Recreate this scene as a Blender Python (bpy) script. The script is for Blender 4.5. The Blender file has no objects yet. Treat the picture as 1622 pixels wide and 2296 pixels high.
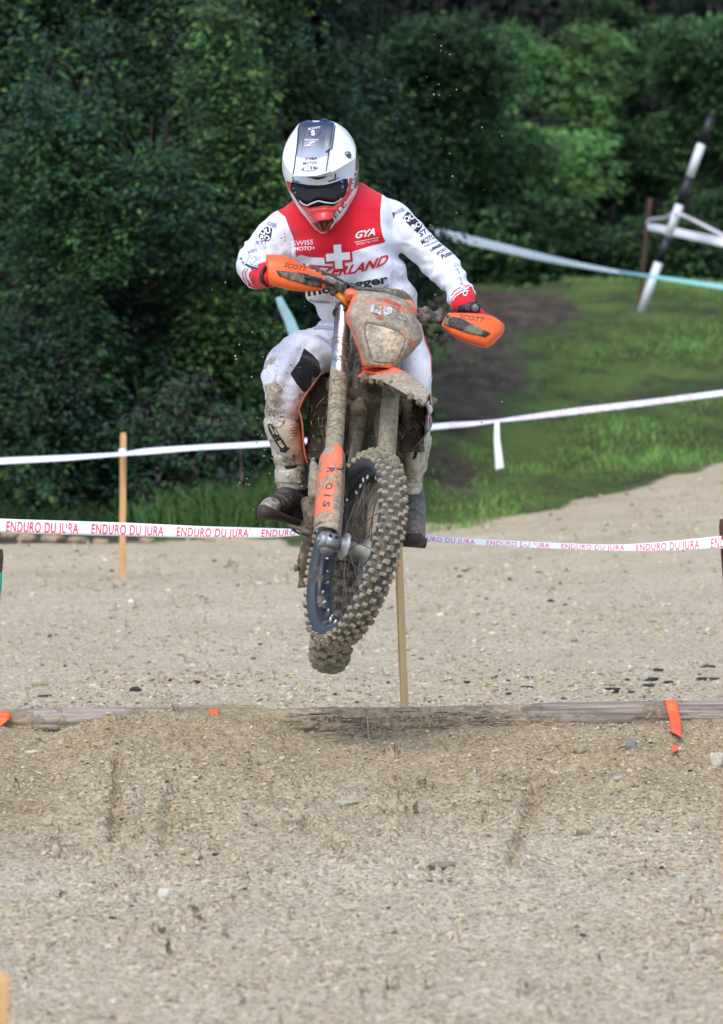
import bpy, bmesh, math, random
import numpy as np
from mathutils import Vector, Matrix
from mathutils.bvhtree import BVHTree
random.seed(7); rng = np.random.default_rng(7)
sc = bpy.context.scene; COL = sc.collection
# ---------------------------------------------------------------- camera
# every measure below was read off in a 1622 x 2296 grid; F is the focal length in those units
F, CX, CY, CZ = 13600.0, 811.0, 1148.0, 1.84
PITCH = math.atan((CY - 500.0) / F)
cam_d = bpy.data.cameras.new('camera'); cam = bpy.data.objects.new('camera', cam_d); COL.objects.link(cam)
cam.location = (0, 0, CZ); cam.rotation_euler = (math.pi/2 - PITCH, 0, 0)
cam_d.sensor_fit = 'HORIZONTAL'; cam_d.sensor_width = 24.0; cam_d.lens = F/1622*24.0
cam_d.clip_end = 1000; cam_d.dof.use_dof = True; cam_d.dof.focus_distance = 20.6; cam_d.dof.aperture_fstop = 6.4
sc.camera = cam
# ---------------------------------------------------------------- light: overcast day
world = bpy.data.worlds.new('World'); sc.world = world; world.use_nodes = True
wn = world.node_tree; sky = wn.nodes.new('ShaderNodeTexSky'); sky.sky_type = 'NISHITA'; sky.sun_disc = False
SUN_EL, SUN_AZ = math.radians(56), math.radians(200)      # azimuth clockwise from +Y: behind the camera, a little left
sky.sun_elevation = SUN_EL; sky.sun_rotation = SUN_AZ; sky.dust_density = 1.2; sky.air_density = 1.0; sky.ozone_density = 1.6
wn.links.new(sky.outputs[0], wn.nodes['Background'].inputs[0]); wn.nodes['Background'].inputs[1].default_value = 0.15
sd = bpy.data.lights.new('sun', 'SUN'); sun = bpy.data.objects.new('sun', sd); COL.objects.link(sun)
sd.energy = 1.1; sd.angle = math.radians(28); sd.color = (1.0, 0.98, 0.95)
_d = Vector((math.sin(SUN_AZ)*math.cos(SUN_EL), math.cos(SUN_AZ)*math.cos(SUN_EL), math.sin(SUN_EL)))
sun.rotation_euler = _d.to_track_quat('Z', 'Y').to_euler()
sc.view_settings.view_transform = 'Standard'; sc.view_settings.look = 'None'; sc.view_settings.gamma = 1.0
sc.view_settings.exposure = 0.92
sc.render.engine = 'CYCLES'; sc.cycles.max_bounces = 6; sc.cycles.diffuse_bounces = 3; sc.cycles.glossy_bounces = 2
sc.cycles.transmission_bounces = 4; sc.cycles.transparent_max_bounces = 6; sc.cycles.use_denoising = True
# ---------------------------------------------------------------- helpers
_s, _c = math.sin(PITCH), math.cos(PITCH)
def PA(x, y, d):
    x = np.asarray(x, float); y = np.asarray(y, float); d = np.asarray(d, float)
    lx, ly = (x-CX)/F*d, (CY-y)/F*d
    return np.stack(np.broadcast_arrays(lx, ly*_s + d*_c, CZ + ly*_c - d*_s), -1)
def P(x, y, d): return Vector(PA(x, y, d))
def Q(p):
    """world points -> grid position and depth"""
    p = np.asarray(p, float); X, Y, Z = p[..., 0], p[..., 1], p[..., 2]-CZ
    d = Y*_c - Z*_s; ly = Y*_s + Z*_c
    return CX + X/d*F, CY - ly/d*F, d
def hsh(ix, iy, iz, seed=0):
    h = (ix*374761393 + iy*668265263 + iz*2147483647 + seed*1274126177) & 0xFFFFFFFF
    h = ((h ^ (h >> 13))*1274126177) & 0xFFFFFFFF
    h = ((h ^ (h >> 16))*2246822519) & 0xFFFFFFFF
    return (h ^ (h >> 15))/4294967295.0
def vn(p, seed=0):
    p = np.asarray(p, float); i = np.floor(p).astype(np.int64); f = p-i; f = f*f*(3-2*f); r = 0
    for a in (0, 1):
        for b in (0, 1):
            for c in (0, 1):
                w = (f[..., 0] if a else 1-f[..., 0])*(f[..., 1] if b else 1-f[..., 1])*(f[..., 2] if c else 1-f[..., 2])
                r = r + w*hsh(i[..., 0]+a, i[..., 1]+b, i[..., 2]+c, seed)
    return r*2-1
def fbm(p, o=4, seed=0):
    r, a = 0, 1.0
    for k in range(o):
        r = r + a*vn(np.asarray(p)*2.03**k + 17.3*k, seed+k); a *= .5
    return r
ORG = {}
def tag(o, label=None, cat=None, group=None, kind=None):
    for k, v in (('label', label), ('category', cat), ('group', group), ('kind', kind)):
        if v: o[k] = v
    return o
def thing(name, loc, label, cat, group=None):
    o = bpy.data.objects.new(name, None); COL.objects.link(o); o.location = loc; o.empty_display_size = .1
    ORG[o] = Vector(loc); return tag(o, label, cat, group)
def link(name, me, mat=None, parent=None, origin=None):
    if mat is not None:
        for m in (mat if isinstance(mat, (list, tuple)) else [mat]): me.materials.append(m)
    o = bpy.data.objects.new(name, me); COL.objects.link(o)
    org = ORG[parent] if parent is not None else Vector(origin if origin is not None else (0, 0, 0))
    ORG[o] = org
    if parent is not None: o.parent = parent
    else: o.location = org
    if org.length > 0: me.transform(Matrix.Translation(-org))
    return o
def mesh(verts, faces, smooth=True):
    me = bpy.data.meshes.new('m')
    if isinstance(verts, np.ndarray) and isinstance(faces, np.ndarray):
        n, k = faces.shape
        me.vertices.add(len(verts)); me.vertices.foreach_set('co', verts.astype(np.float32).ravel())
        me.loops.add(n*k); me.loops.foreach_set('vertex_index', faces.astype(np.int32).ravel())
        me.polygons.add(n); me.polygons.foreach_set('loop_start', (np.arange(n)*k).astype(np.int32))
        me.polygons.foreach_set('loop_total', np.full(n, k, np.int32)); me.update(calc_edges=True)
    else:
        me.from_pydata([tuple(v) for v in verts], [], [tuple(int(i) for i in f) for f in faces]); me.update()
    me.shade_smooth() if smooth else me.shade_flat()
    return me
def fix(me):
    bm = bmesh.new(); bm.from_mesh(me); bmesh.ops.recalc_face_normals(bm, faces=bm.faces); bm.to_mesh(me); bm.free(); return me
def co(me):
    a = np.empty(len(me.vertices)*3, np.float32); me.vertices.foreach_get('co', a); return a.reshape(-1, 3).astype(float)
def nrm(me):
    a = np.empty(len(me.vertices)*3, np.float32); me.vertices.foreach_get('normal', a); return a.reshape(-1, 3).astype(float)
def setco(me, a): me.vertices.foreach_set('co', a.astype(np.float32).ravel()); me.update()
def attr(me, name, vals):
    a = me.attributes.new(name, 'FLOAT', 'POINT'); a.data.foreach_set('value', np.asarray(vals, np.float32))
def colattr(me, vals, name='tint'):
    a = me.attributes.new(name, 'FLOAT_COLOR', 'POINT'); v = np.ones((len(vals), 4), np.float32); v[:, :3] = vals
    a.data.foreach_set('color', v.ravel())
class MB:
    """collects simple solids into one mesh"""
    def __init__(s): s.v, s.f = [], []
    def add(s, v, f):
        n = len(s.v); s.v += [tuple(p) for p in v]; s.f += [tuple(i+n for i in q) for q in f]; return s
    def tube(s, pts, r, n=10, cap=True, flat=1.0, up=None):
        v, f = tube(pts, r, n, cap, flat, up); return s.add(v, f)
    def box(s, c, ax, ay, az):
        c, ax, ay, az = map(Vector, (c, ax, ay, az))
        v = [c+ax*i+ay*j+az*k for i in (-1, 1) for j in (-1, 1) for k in (-1, 1)]
        return s.add(v, [(0, 1, 3, 2), (4, 6, 7, 5), (0, 4, 5, 1), (2, 3, 7, 6), (0, 2, 6, 4), (1, 5, 7, 3)])
    def me(s, smooth=True): return fix(mesh(s.v, s.f, smooth))
def bevel(me, w=.002, seg=1):
    bm = bmesh.new(); bm.from_mesh(me)
    bmesh.ops.bevel(bm, geom=[e for e in bm.edges if len(e.link_faces) == 2 and e.calc_face_angle(0) > .5], offset=w, segments=seg, affect='EDGES', clamp_overlap=True)
    bmesh.ops.recalc_face_normals(bm, faces=bm.faces); bm.to_mesh(me); bm.free(); return me
def smooth_pts(pts, k=6):
    """Catmull-Rom through tuples of any length"""
    p = np.array([tuple(q) for q in pts], float); n = len(p)
    if n < 3: t = np.linspace(0, 1, k+1)[:, None]; return p[0]*(1-t)+p[1]*t
    out = []
    for i in range(n-1):
        a, b, c, d = p[max(i-1, 0)], p[i], p[i+1], p[min(i+2, n-1)]
        for j in range(k):
            t = j/k; out.append(.5*((2*b)+(-a+c)*t+(2*a-5*b+4*c-d)*t*t+(-a+3*b-3*c+d)*t**3))
    out.append(p[-1]); return np.array(out)
def tube(pts, r, n=10, cap=True, flat=1.0, up=None):
    pts = [Vector(p) for p in pts]; m = len(pts)
    if not hasattr(r, '__len__'): r = [r]*m
    v, f = [], []; u = Vector(up) if up is not None else None
    for i in range(m):
        t = (pts[min(i+1, m-1)]-pts[max(i-1, 0)]).normalized()
        if u is None: u = t.orthogonal()
        u = (u - t*u.dot(t)).normalized(); w = t.cross(u)
        for k in range(n):
            a = 2*math.pi*k/n; v.append(pts[i] + u*(math.cos(a)*r[i]) + w*(math.sin(a)*r[i]*flat))
    for i in range(m-1):
        for k in range(n): f.append((i*n+k, i*n+(k+1) % n, (i+1)*n+(k+1) % n, (i+1)*n+k))
    if cap: f.append(tuple(range(n-1, -1, -1))); f.append(tuple(range((m-1)*n, m*n)))
    return v, f
def ball(c, r, sub=2, sc3=(1, 1, 1)):
    bm = bmesh.new(); bmesh.ops.create_icosphere(bm, subdivisions=sub, radius=1)
    c = Vector(c); v = [c+Vector((q.co.x*r*sc3[0], q.co.y*r*sc3[1], q.co.z*r*sc3[2])) for q in bm.verts]
    f = [tuple(q.index for q in fc.verts) for fc in bm.faces]; bm.free(); return v, f
def loft(rows, axis='y', slope=0.0, ex=2.0, n=40, k=4, slope2=0.0):
    """closed form from grid rows (pos, lo, hi, depth front, depth back); slope = metres deeper per metre to the right"""
    R = smooth_pts(rows, k) if k > 1 else np.array(rows, float)
    v, f = [], []; m = len(R); xc0 = R[:, 1:3].mean()
    for pos, lo, hi, df, db in R:
        for j in range(n):
            a = 2*math.pi*j/n; ca, sa = math.cos(a), math.sin(a)
            ca = math.copysign(abs(ca)**(2/ex), ca); sa = math.copysign(abs(sa)**(2/ex), sa)
            x = (lo+hi)/2 + ca*(hi-lo)/2; d = (df+db)/2 + sa*(db-df)/2
            if axis == 'y': v.append(P(x, pos, d+slope*(x-xc0)/680))
            else: v.append(P(pos, x, d+slope*(pos-R[0, 0])/680+slope2*(x-xc0)/680))
    for i in range(m-1):
        for j in range(n): f.append((i*n+j, i*n+(j+1) % n, (i+1)*n+(j+1) % n, (i+1)*n+j))
    f.append(tuple(range(n-1, -1, -1))); f.append(tuple(range((m-1)*n, m*n)))
    return v, f
def chain(pts, n=14, k=4):
    """limb through (x, y, depth, radius in grid units at 20.8 m)"""
    R = smooth_pts(pts, k); q = [P(a, b, c) for a, b, c, _ in R]; r = [max(.004, x[3]/654) for x in R]
    mb = MB(); mb.tube(q, r, n)
    for i in (0, -1): mb.add(*ball(q[i], r[i], 2))
    return mb.v, mb.f
def voxel(parts, size=.008, it=4, fac=.5):
    mb = MB()
    for v, f in parts: mb.add(v, f)
    me = mb.me(); o = bpy.data.objects.new('t', me); COL.objects.link(o)
    m = o.modifiers.new('r', 'REMESH'); m.mode = 'VOXEL'; m.voxel_size = size; m.use_smooth_shade = True
    if it: s = o.modifiers.new('s', 'SMOOTH'); s.iterations = it; s.factor = fac
    bpy.context.view_layer.update(); dg = bpy.context.evaluated_depsgraph_get()
    out = bpy.data.meshes.new_from_object(o.evaluated_get(dg)); bpy.data.objects.remove(o); bpy.data.meshes.remove(me)
    out.shade_smooth(); return out
def disp(me, fn):
    c, n = co(me), nrm(me); setco(me, c + n*np.asarray(fn(c, n))[:, None])
def sdist(px, py, poly):
    """signed distance (grid units) to a polygon, positive inside"""
    poly = np.array(poly, float); d = np.full(px.shape, 1e9); ins = np.zeros(px.shape, bool)
    for i in range(len(poly)):
        a, b = poly[i-1], poly[i]; e = b-a; w0, w1 = px-a[0], py-a[1]
        t = np.clip((w0*e[0]+w1*e[1])/(e@e+1e-9), 0, 1); d = np.minimum(d, np.hypot(w0-t*e[0], w1-t*e[1]))
        c = (a[1] > py) != (b[1] > py)
        with np.errstate(divide='ignore', invalid='ignore'): xi = (b[0]-a[0])*(py-a[1])/(b[1]-a[1]+1e-12)+a[0]
        ins ^= c & (px < xi)
    return np.where(ins, d, -d)
def paint(me, name, polys, front=False):
    """attribute 'name' > 0 inside the polygons; me in world coordinates"""
    x, y, d = Q(co(me)); s = np.full(x.shape, -99.0)
    for p in polys: s = np.maximum(s, sdist(x, y, p))
    if front: s = np.where(nrm(me)[:, 1] > .25, -20, s)
    attr(me, name, s)
def prism(poly, d, t, slope=0.0, slopey=0.0, bev=.0):
    """outline at depth d with real thickness t"""
    xc = sum(p[0] for p in poly)/len(poly); yc = sum(p[1] for p in poly)/len(poly); n = len(poly)
    dd = lambda p: d + slope*(p[0]-xc)/680 + slopey*(p[1]-yc)/680
    v = [P(p[0], p[1], dd(p)) for p in poly] + [P(p[0], p[1], dd(p)+t) for p in poly]
    f = [tuple(range(n)), tuple(range(2*n-1, n-1, -1))] + [(i, (i+1) % n, n+(i+1) % n, n+i) for i in range(n)]
    return v, f
# ---- materials
def mat(name, base=(.5, .5, .5), rough=.6, metal=0.0, mud=None, mudcol=(.31, .25, .175), mudscale=14, wmud=None, specks=None,
        speckcol=(.05, .038, .025), speckscale=130, paints=(), bump=0.0, bumpscale=120, vary=.0, spec=.5, tint=False, sheen=0, seed=0.0, sub=0, grain=None):
    m = bpy.data.materials.new(name); m.use_nodes = True; N, L = m.node_tree.nodes, m.node_tree.links; b = N['Principled BSDF']
    b.inputs['Roughness'].default_value = rough; b.inputs['Metallic'].default_value = metal; b.inputs['Specular IOR Level'].default_value = spec
    if sheen: b.inputs['Sheen Weight'].default_value = sheen
    tc = N.new('ShaderNodeTexCoord'); mp = N.new('ShaderNodeMapping'); L.new(tc.outputs['Object'], mp.inputs[0]); mp.inputs[1].default_value = (seed, seed*.7, 0)
    V = mp.outputs[0]
    def noise(s, det=5, ro=.6):
        t = N.new('ShaderNodeTexNoise'); t.inputs['Scale'].default_value = s; t.inputs['Detail'].default_value = det; t.inputs['Roughness'].default_value = ro
        L.new(V, t.inputs['Vector']); return t.outputs[0]
    def mrange(s, lo, hi, a=0., z=1.):
        t = N.new('ShaderNodeMapRange'); L.new(s, t.inputs[0])
        for i, q in enumerate((lo, hi, a, z)): t.inputs[i+1].default_value = q
        return t.outputs[0]
    def math_(op, a, c):
        t = N.new('ShaderNodeMath'); t.operation = op
        for i, q in enumerate((a, c)):
            if isinstance(q, (int, float)): t.inputs[i].default_value = q
            else: L.new(q, t.inputs[i])
        return t.outputs[0]
    def mix(fac, a, c, bt='MIX'):
        t = N.new('ShaderNodeMix'); t.data_type = 'RGBA'; t.blend_type = bt
        if isinstance(fac, (int, float)): t.inputs[0].default_value = fac
        else: L.new(fac, t.inputs[0])
        for i, q in ((6, a), (7, c)):
            if isinstance(q, tuple): t.inputs[i].default_value = (*q[:3], 1)
            else: L.new(q, t.inputs[i])
        return t.outputs[2]
    def at(n):
        t = N.new('ShaderNodeAttribute'); t.attribute_name = n; return t
    c = base
    if tint: c = at('tint').outputs['Color']
    if grain:                       # wood-like streaks: (dark colour, scale vector)
        g = N.new('ShaderNodeMapping'); L.new(tc.outputs['Object'], g.inputs[0]); g.inputs[3].default_value = grain[1]
        t = N.new('ShaderNodeTexNoise'); L.new(g.outputs[0], t.inputs['Vector']); t.inputs['Scale'].default_value = 1; t.inputs['Detail'].default_value = 6
        c = mix(mrange(t.outputs[0], .42, .62), c, grain[0]); gr = t.outputs[0]
    if vary: c = mix(mrange(noise(9, 4), .3, .7), c, tuple(x*(1-vary) for x in base) if not tint else (0.02, .02, .02)) if not tint else mix(vary, c, mix(noise(40, 3), (0, 0, 0), (1, 1, 1)), 'OVERLAY')
    for p, pc in paints:
        a = at(p); c = mix(mrange(a.outputs['Fac'], -.25, .25), c, pc)
    R = None; hgt = None
    if mud is not None:
        s = noise(mudscale, 9, .68)
        if wmud: s = math_('ADD', s, at(wmud).outputs['Fac'])
        k = mrange(s, 1-mud-.035, 1-mud+.035)
        mc = mix(mrange(noise(55, 7, .75), .38, .62), tuple(x*.62 for x in mudcol), tuple(min(1, x*1.35) for x in mudcol))
        mc = mix(mrange(noise(260, 2), .63, .7), mc, tuple(x*.25 for x in mudcol))
        c = mix(k, c, mc); R = mix(k, (rough,)*3, (.8,)*3); hgt = k
        if metal: L.new(math_('MULTIPLY', math_('SUBTRACT', 1.0, k), metal), b.inputs['Metallic'])
    if specks:
        t = N.new('ShaderNodeTexVoronoi'); t.inputs['Scale'].default_value = speckscale; L.new(V, t.inputs['Vector'])
        sz = math_('MULTIPLY', mrange(noise(7, 3), .35, .7), specks)
        if wmud: sz = math_('ADD', sz, math_('MULTIPLY', at(wmud).outputs['Fac'], specks))
        k = math_('LESS_THAN', t.outputs['Distance'], math_('MULTIPLY', sz, mrange(t.outputs['Color'], .40, .85, 0, 1.)))
        c = mix(k, c, speckcol)
    if isinstance(c, tuple): b.inputs['Base Color'].default_value = (*c, 1)
    else: L.new(c, b.inputs['Base Color'])
    if R is not None: L.new(R, b.inputs['Roughness'])
    if bump:
        t = N.new('ShaderNodeBump'); t.inputs['Strength'].default_value = 1; t.inputs['Distance'].default_value = bump
        h = noise(bumpscale, 6, .65)
        if hgt is not None: h = math_('ADD', h, math_('MULTIPLY', hgt, .8))
        if grain: h = math_('ADD', h, gr)
        L.new(h, t.inputs['Height']); L.new(t.outputs[0], b.inputs['Normal'])
    return m
MUD = (.27, .215, .145)
# ---------------------------------------------------------------- ground
def smoothstep(a, b, x): t = np.clip((x-a)/(b-a), 0, 1); return t*t*(3-2*t)
CREST = np.array([(-400, 1622), (0, 1628), (120, 1632), (180, 1616), (260, 1599), (330, 1590), (430, 1588), (560, 1592), (620, 1612), (680, 1636), (850, 1650), (950, 1648), (1010, 1638),
                  (1060, 1628), (1200, 1622), (1622, 1617), (2000, 1615)], float)
def edge_y(X): return 36 + np.clip(X-.4, -.6, 14)*2.02
def edge_z(X): return .126*np.clip(X-.4, 0, 12)
def G(X, Y, fine=True):
    X = np.asarray(X, float); Y = np.asarray(Y, float)
    pxx = CX + X/20.4*F
    cy = np.interp(pxx, CREST[:, 0], CREST[:, 1]); cz = CZ - (cy-500)/(F/20.45)
    t = np.clip((Y-17.3)/(20.34-17.3), 0, 1); ramp = cz*t**1.25
    down = 1-smoothstep(20.62, 21.5, Y); z = ramp*down
    ey, ez = edge_y(X), edge_z(X)
    z = z + ez*smoothstep(24, ey, Y)
    bank = np.clip((Y-ey)/(50-ey), 0, 1); z = z + (1.30-ez)*np.where(Y > ey, bank, 0)
    z = z + np.clip(Y-59, 0, 60)*.62 - .010*np.clip(Y-50, 0, 9)  # steep hill added behind the trees to block sky light
    p = np.stack([X, Y, X*0], -1)
    z = z + .035*fbm(p*.5, 3, 3)*smoothstep(21, 24, Y) + (.05*fbm(p*.9, 3, 9)+.045*fbm(p*2.4, 3, 12))*smoothstep(0, 1.5, Y-ey)
    if fine:
        near = np.clip(1-(Y-21.5)/14, .35, 1)
        ra = smoothstep(17.6, 18.4, Y)*(1-smoothstep(20.2, 20.5, Y))
        z = z + near*(.012*fbm(p*np.array([3.3, 2.2, 1]), 3, 20) + (.0045+.005*ra)*fbm(p*np.array([44, 40, 1]), 2, 31)) + ra*(.012*fbm(p*8, 3, 44)+.012*np.clip(fbm(p*19, 2, 47)-.25, 0, 1))
        px, py, _ = Q(np.stack([X, Y, z], -1))       # ruts left by wheels in the loose take-off slope
        for (x0, y0, x1, y1, w, dp) in ((263, 1715, 257, 1885, 11, .038), (395, 1760, 372, 1890, 16, .026), (690, 1850, 785, 1925, 15, .032), (1205, 1780, 1150, 1930, 15, .032),
                                        (240, 1985, 320, 1955, 14, .02), (560, 1700, 640, 1800, 14, .012), (1060, 1660, 1090, 1760, 12, .014), (930, 1940, 1015, 1960, 9, .015)):
            ex, eyy = x1-x0, y1-y0; tt = np.clip(((px-x0)*ex+(py-y0)*eyy)/(ex*ex+eyy*eyy), 0, 1)
            dd = np.hypot(px-x0-tt*ex, (py-y0-tt*eyy)); dd = dd*(1+.7*vn(p*11, 5)+.5*vn(p*37, 6))
            z = z - dp*np.exp(-(dd/w)**2) + dp*.5*np.exp(-((dd-2*w)/w)**2)
    return z
def Gs(x, y): return float(G(np.array([x]), np.array([y]))[0])
Yr = np.concatenate([np.linspace(-12, 12.5, 26), np.linspace(13, 20.2, 620)[0:], np.linspace(20.23, 21.6, 40), np.linspace(21.7, 34, 260), np.linspace(34.1, 46, 150), np.linspace(46.2, 62, 60), np.linspace(64, 130, 24)])
S = np.concatenate([-np.geomspace(40, 1.08, 22), np.linspace(-1.04, 1.04, 290), np.geomspace(1.08, 40, 22)])
gy, gs = np.meshgrid(Yr, S, indexing='ij'); gx = gs*.0625*np.maximum(np.abs(gy), 13)
gz = G(gx, gy); gv = np.stack([gx, gy, gz], -1).reshape(-1, 3)
nr, nc = len(Yr), len(S); ii = (np.arange(nr-1)[:, None]*nc + np.arange(nc-1)[None, :]).ravel()
gme = mesh(gv, np.stack([ii, ii+1, ii+nc+1, ii+nc], -1))
X, Y = gv[:, 0], gv[:, 1]
gn = fbm(np.stack([X*1.5, Y*.8, X*0], -1), 4, 71)
attr(gme, 'green', np.clip((Y-edge_y(X)+.6*gn+.25*vn(np.stack([X*6, Y*3, X*0], -1), 6))*2, -1, 1))
pxx, pyy, _ = Q(gv)
dirt = np.maximum(sdist(pxx, pyy, [(975, 640), (1150, 655), (1250, 645), (1290, 700), (1225, 800), (1180, 900), (1060, 1000), (1010, 1060), (950, 1060), (940, 700)]), -99)/120
attr(gme, 'dirt', np.clip(dirt + .75*gn + (Y > 52)*2.0 + (X < -.1)*2.0*(np.abs(X+.75) > .45), -1, 1))
attr(gme, 'slope', smoothstep(16.9, 19.3, Y+.9*gn)*(1-smoothstep(20.5, 20.8, Y)))
attr(gme, 'far_track', smoothstep(29, 35, Y+1.0*gn))  # far part of the track, its gravel a darker tan
gm = bpy.data.materials.new('gravel_ground'); gm.use_nodes = True; N, L = gm.node_tree.nodes, gm.node_tree.links
def nd(t, **k):
    n = N.new(t)
    for a, b in k.items(): n.inputs[a].default_value = b
    return n
def rng_(s, lo, hi):
    t = nd('ShaderNodeMapRange'); L.new(s, t.inputs[0]); t.inputs[1].default_value = lo; t.inputs[2].default_value = hi; return t.outputs[0]
def mx(f, a, b):
    t = nd('ShaderNodeMix'); t.data_type = 'RGBA'
    if isinstance(f, float): t.inputs[0].default_value = f
    else: L.new(f, t.inputs[0])
    for i, q in ((6, a), (7, b)):
        if isinstance(q, tuple): t.inputs[i].default_value = (*q, 1)
        else: L.new(q, t.inputs[i])
    return t.outputs[2]
def noi(v, s, d=5, r=.6):
    t = nd('ShaderNodeTexNoise', Scale=s, Detail=d, Roughness=r); L.new(v, t.inputs['Vector']); return t.outputs[0]
tc = nd('ShaderNodeTexCoord').outputs['Object']
def att(n): t = nd('ShaderNodeAttribute'); t.attribute_name = n; return t.outputs['Fac']
vo = nd('ShaderNodeTexVoronoi', Scale=95.0); L.new(tc, vo.inputs['Vector'])
vo2 = nd('ShaderNodeTexVoronoi', Scale=42.0); L.new(tc, vo2.inputs['Vector'])
peb = nd('ShaderNodeValToRGB'); L.new(vo.outputs['Color'], peb.inputs[0]); cr = peb.color_ramp
cr.elements[0].color = (.17, .12, .07, 1); cr.elements[1].color = (.80, .71, .53, 1); cr.elements[0].position = .1; cr.elements[1].position = .95
e = cr.elements.new(.45); e.color = (.53, .42, .275, 1); e = cr.elements.new(.75); e.color = (.67, .55, .36, 1)
pal = mx(rng_(noi(tc, 1.1, 5), .38, .62), (.61, .51, .345), (.80, .70, .52))
c1 = mx(rng_(noi(tc, 5, 6, .7), .3, .7), pal, peb.outputs[0])
c1 = mx(rng_(vo2.outputs['Distance'], .18, .10), c1, (.55, .50, .42))
c1 = mx(.6, c1, peb.outputs[0])
c2 = mx(rng_(noi(tc, 3, 6, .7), .35, .65), (.30, .20, .10), (.52, .385, .215)); c2 = mx(.55, c2, mx(.35, peb.outputs[0], (.20, .14, .08)))
cg = mx(att('slope'), c1, c2)
cdk = mx(rng_(noi(tc, 2.2, 5), .35, .65), (.52, .405, .25), (.68, .56, .375)); cdk = mx(.35, cdk, peb.outputs[0])
t = nd('ShaderNodeMath'); t.operation = 'MULTIPLY'; L.new(att('far_track'), t.inputs[0]); t.inputs[1].default_value = .8
cg = mx(t.outputs[0], cg, cdk)
grs = mx(rng_(noi(tc, 1.6, 7, .7), .42, .58), (.055, .072, .026), (.105, .16, .042))
drt = mx(rng_(noi(tc, 6, 6), .35, .65), (.045, .034, .024), (.12, .092, .066))
grs = mx(rng_(att('dirt'), -.15, .3), grs, drt)
col = mx(rng_(att('green'), -.2, .2), cg, grs)
bs = N['Principled BSDF']; L.new(col, bs.inputs['Base Color']); bs.inputs['Roughness'].default_value = .95; bs.inputs['Specular IOR Level'].default_value = .2
bp = nd('ShaderNodeBump', Distance=.0075, Strength=1.0); ad = nd('ShaderNodeMath'); ad.operation = 'SUBTRACT'
L.new(noi(tc, 85, 7, .75), ad.inputs[0]); L.new(vo.outputs['Distance'], ad.inputs[1]); L.new(ad.outputs[0], bp.inputs['Height']); L.new(bp.outputs[0], bs.inputs['Normal'])
ground = link('ground', gme, gm); tag(ground, 'pale gravel track with a piled take-off slope and a grassy bank behind', kind='structure')
# loose gravel (uncountable)
phi = (1+5**.5)/2; ico = np.array([(-1, phi, 0), (1, phi, 0), (-1, -phi, 0), (1, -phi, 0), (0, -1, phi), (0, 1, phi), (0, -1, -phi), (0, 1, -phi), (phi, 0, -1), (phi, 0, 1), (-phi, 0, -1), (-phi, 0, 1)])/1.9
icf = np.array([(0, 11, 5), (0, 5, 1), (0, 1, 7), (0, 7, 10), (0, 10, 11), (1, 5, 9), (5, 11, 4), (11, 10, 2), (10, 7, 6), (7, 1, 8), (3, 9, 4), (3, 4, 2), (3, 2, 6), (3, 6, 8), (3, 8, 9), (4, 9, 5), (2, 4, 11), (6, 2, 10), (8, 6, 7), (9, 8, 1)])
def stones(x, y, size, cols, flat=.62, jit=.28):
    n = len(x); z = G(x, y)
    q = rng.normal(size=(n, 4)); q /= np.linalg.norm(q, axis=1)[:, None]; w, a, b, c = q.T
    R = np.stack([1-2*(b*b+c*c), 2*(a*b-c*w), 2*(a*c+b*w), 2*(a*b+c*w), 1-2*(a*a+c*c), 2*(b*c-a*w), 2*(a*c-b*w), 2*(b*c+a*w), 1-2*(a*a+b*b)], -1).reshape(n, 3, 3)
    base = ico[None]*(1+rng.normal(0, jit, (n, 12, 1)))*rng.uniform(.7, 1.3, (n, 1, 3))
    v = np.einsum('nij,nkj->nki', R, base)*size[:, None, None]*.5; v[..., 2] *= flat
    v += np.stack([x, y, z+size*.10], -1)[:, None]
    f = (icf[None]+np.arange(n)[:, None, None]*12).reshape(-1, 3)
    return v.reshape(-1, 3), f, np.repeat(cols, 12, 0)
def gravel(n, y0, y1, smin, smax, dark=.03, light=.25, power=2.2):
    y = y0+(y1-y0)*rng.random(n); x = (rng.random(n)*2-1)*.066*y
    keep = rng.random(n) < np.clip(.55+.9*fbm(np.stack([x*2.2, y*.9, x*0], -1), 3, 88), .12, 1); x, y = x[keep], y[keep]; n = len(x)
    s = smin+(smax-smin)*rng.random(n)**power*1.0
    keep = y < edge_y(x)-.1; x, y, s = x[keep], y[keep], s[keep]; n = len(x)
    k = rng.random(n); c = np.array([.52, .405, .255])*(.55+.7*rng.random((n, 1)))
    lt = k < light; c[lt] = (np.array([.64, .56, .42])*(.8+.35*rng.random((n, 1))))[lt]
    bl = (k > .97-0) & (k < 1); c[k > 1-dark] = (np.array([.06, .06, .065])*(.6+.9*rng.random((n, 1))))[k > 1-dark]
    yl = (k > light) & (k < light+.08); c[yl] = (np.array([.50, .40, .26])*(.8+.4*rng.random((n, 1))))[yl]
    return stones(x, y, s, c)
vs, fs, cs, off = [], [], [], 0
for a in (gravel(20000, 13.2, 17.6, .004, .021, .012, .07, 4.2), gravel(34000, 17.2, 20.42, .004, .018, .010, .05, 4), gravel(17000, 20.75, 25, .005, .024, .04, .14, 3.8), gravel(14000, 24, 41, .008, .034, .035, .14, 3.8)):
    vs.append(a[0]); fs.append(a[1]+off); cs.append(a[2]); off += len(a[0])
grv = mesh(np.concatenate(vs), np.concatenate(fs), False); colattr(grv, np.concatenate(cs))
mstone = mat('stone', rough=.9, tint=True, bump=.002, bumpscale=300, vary=.35, spec=.3)
tag(link('gravel', grv, mstone), 'loose pebbles strewn over the track and the slope', kind='stuff')
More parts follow.
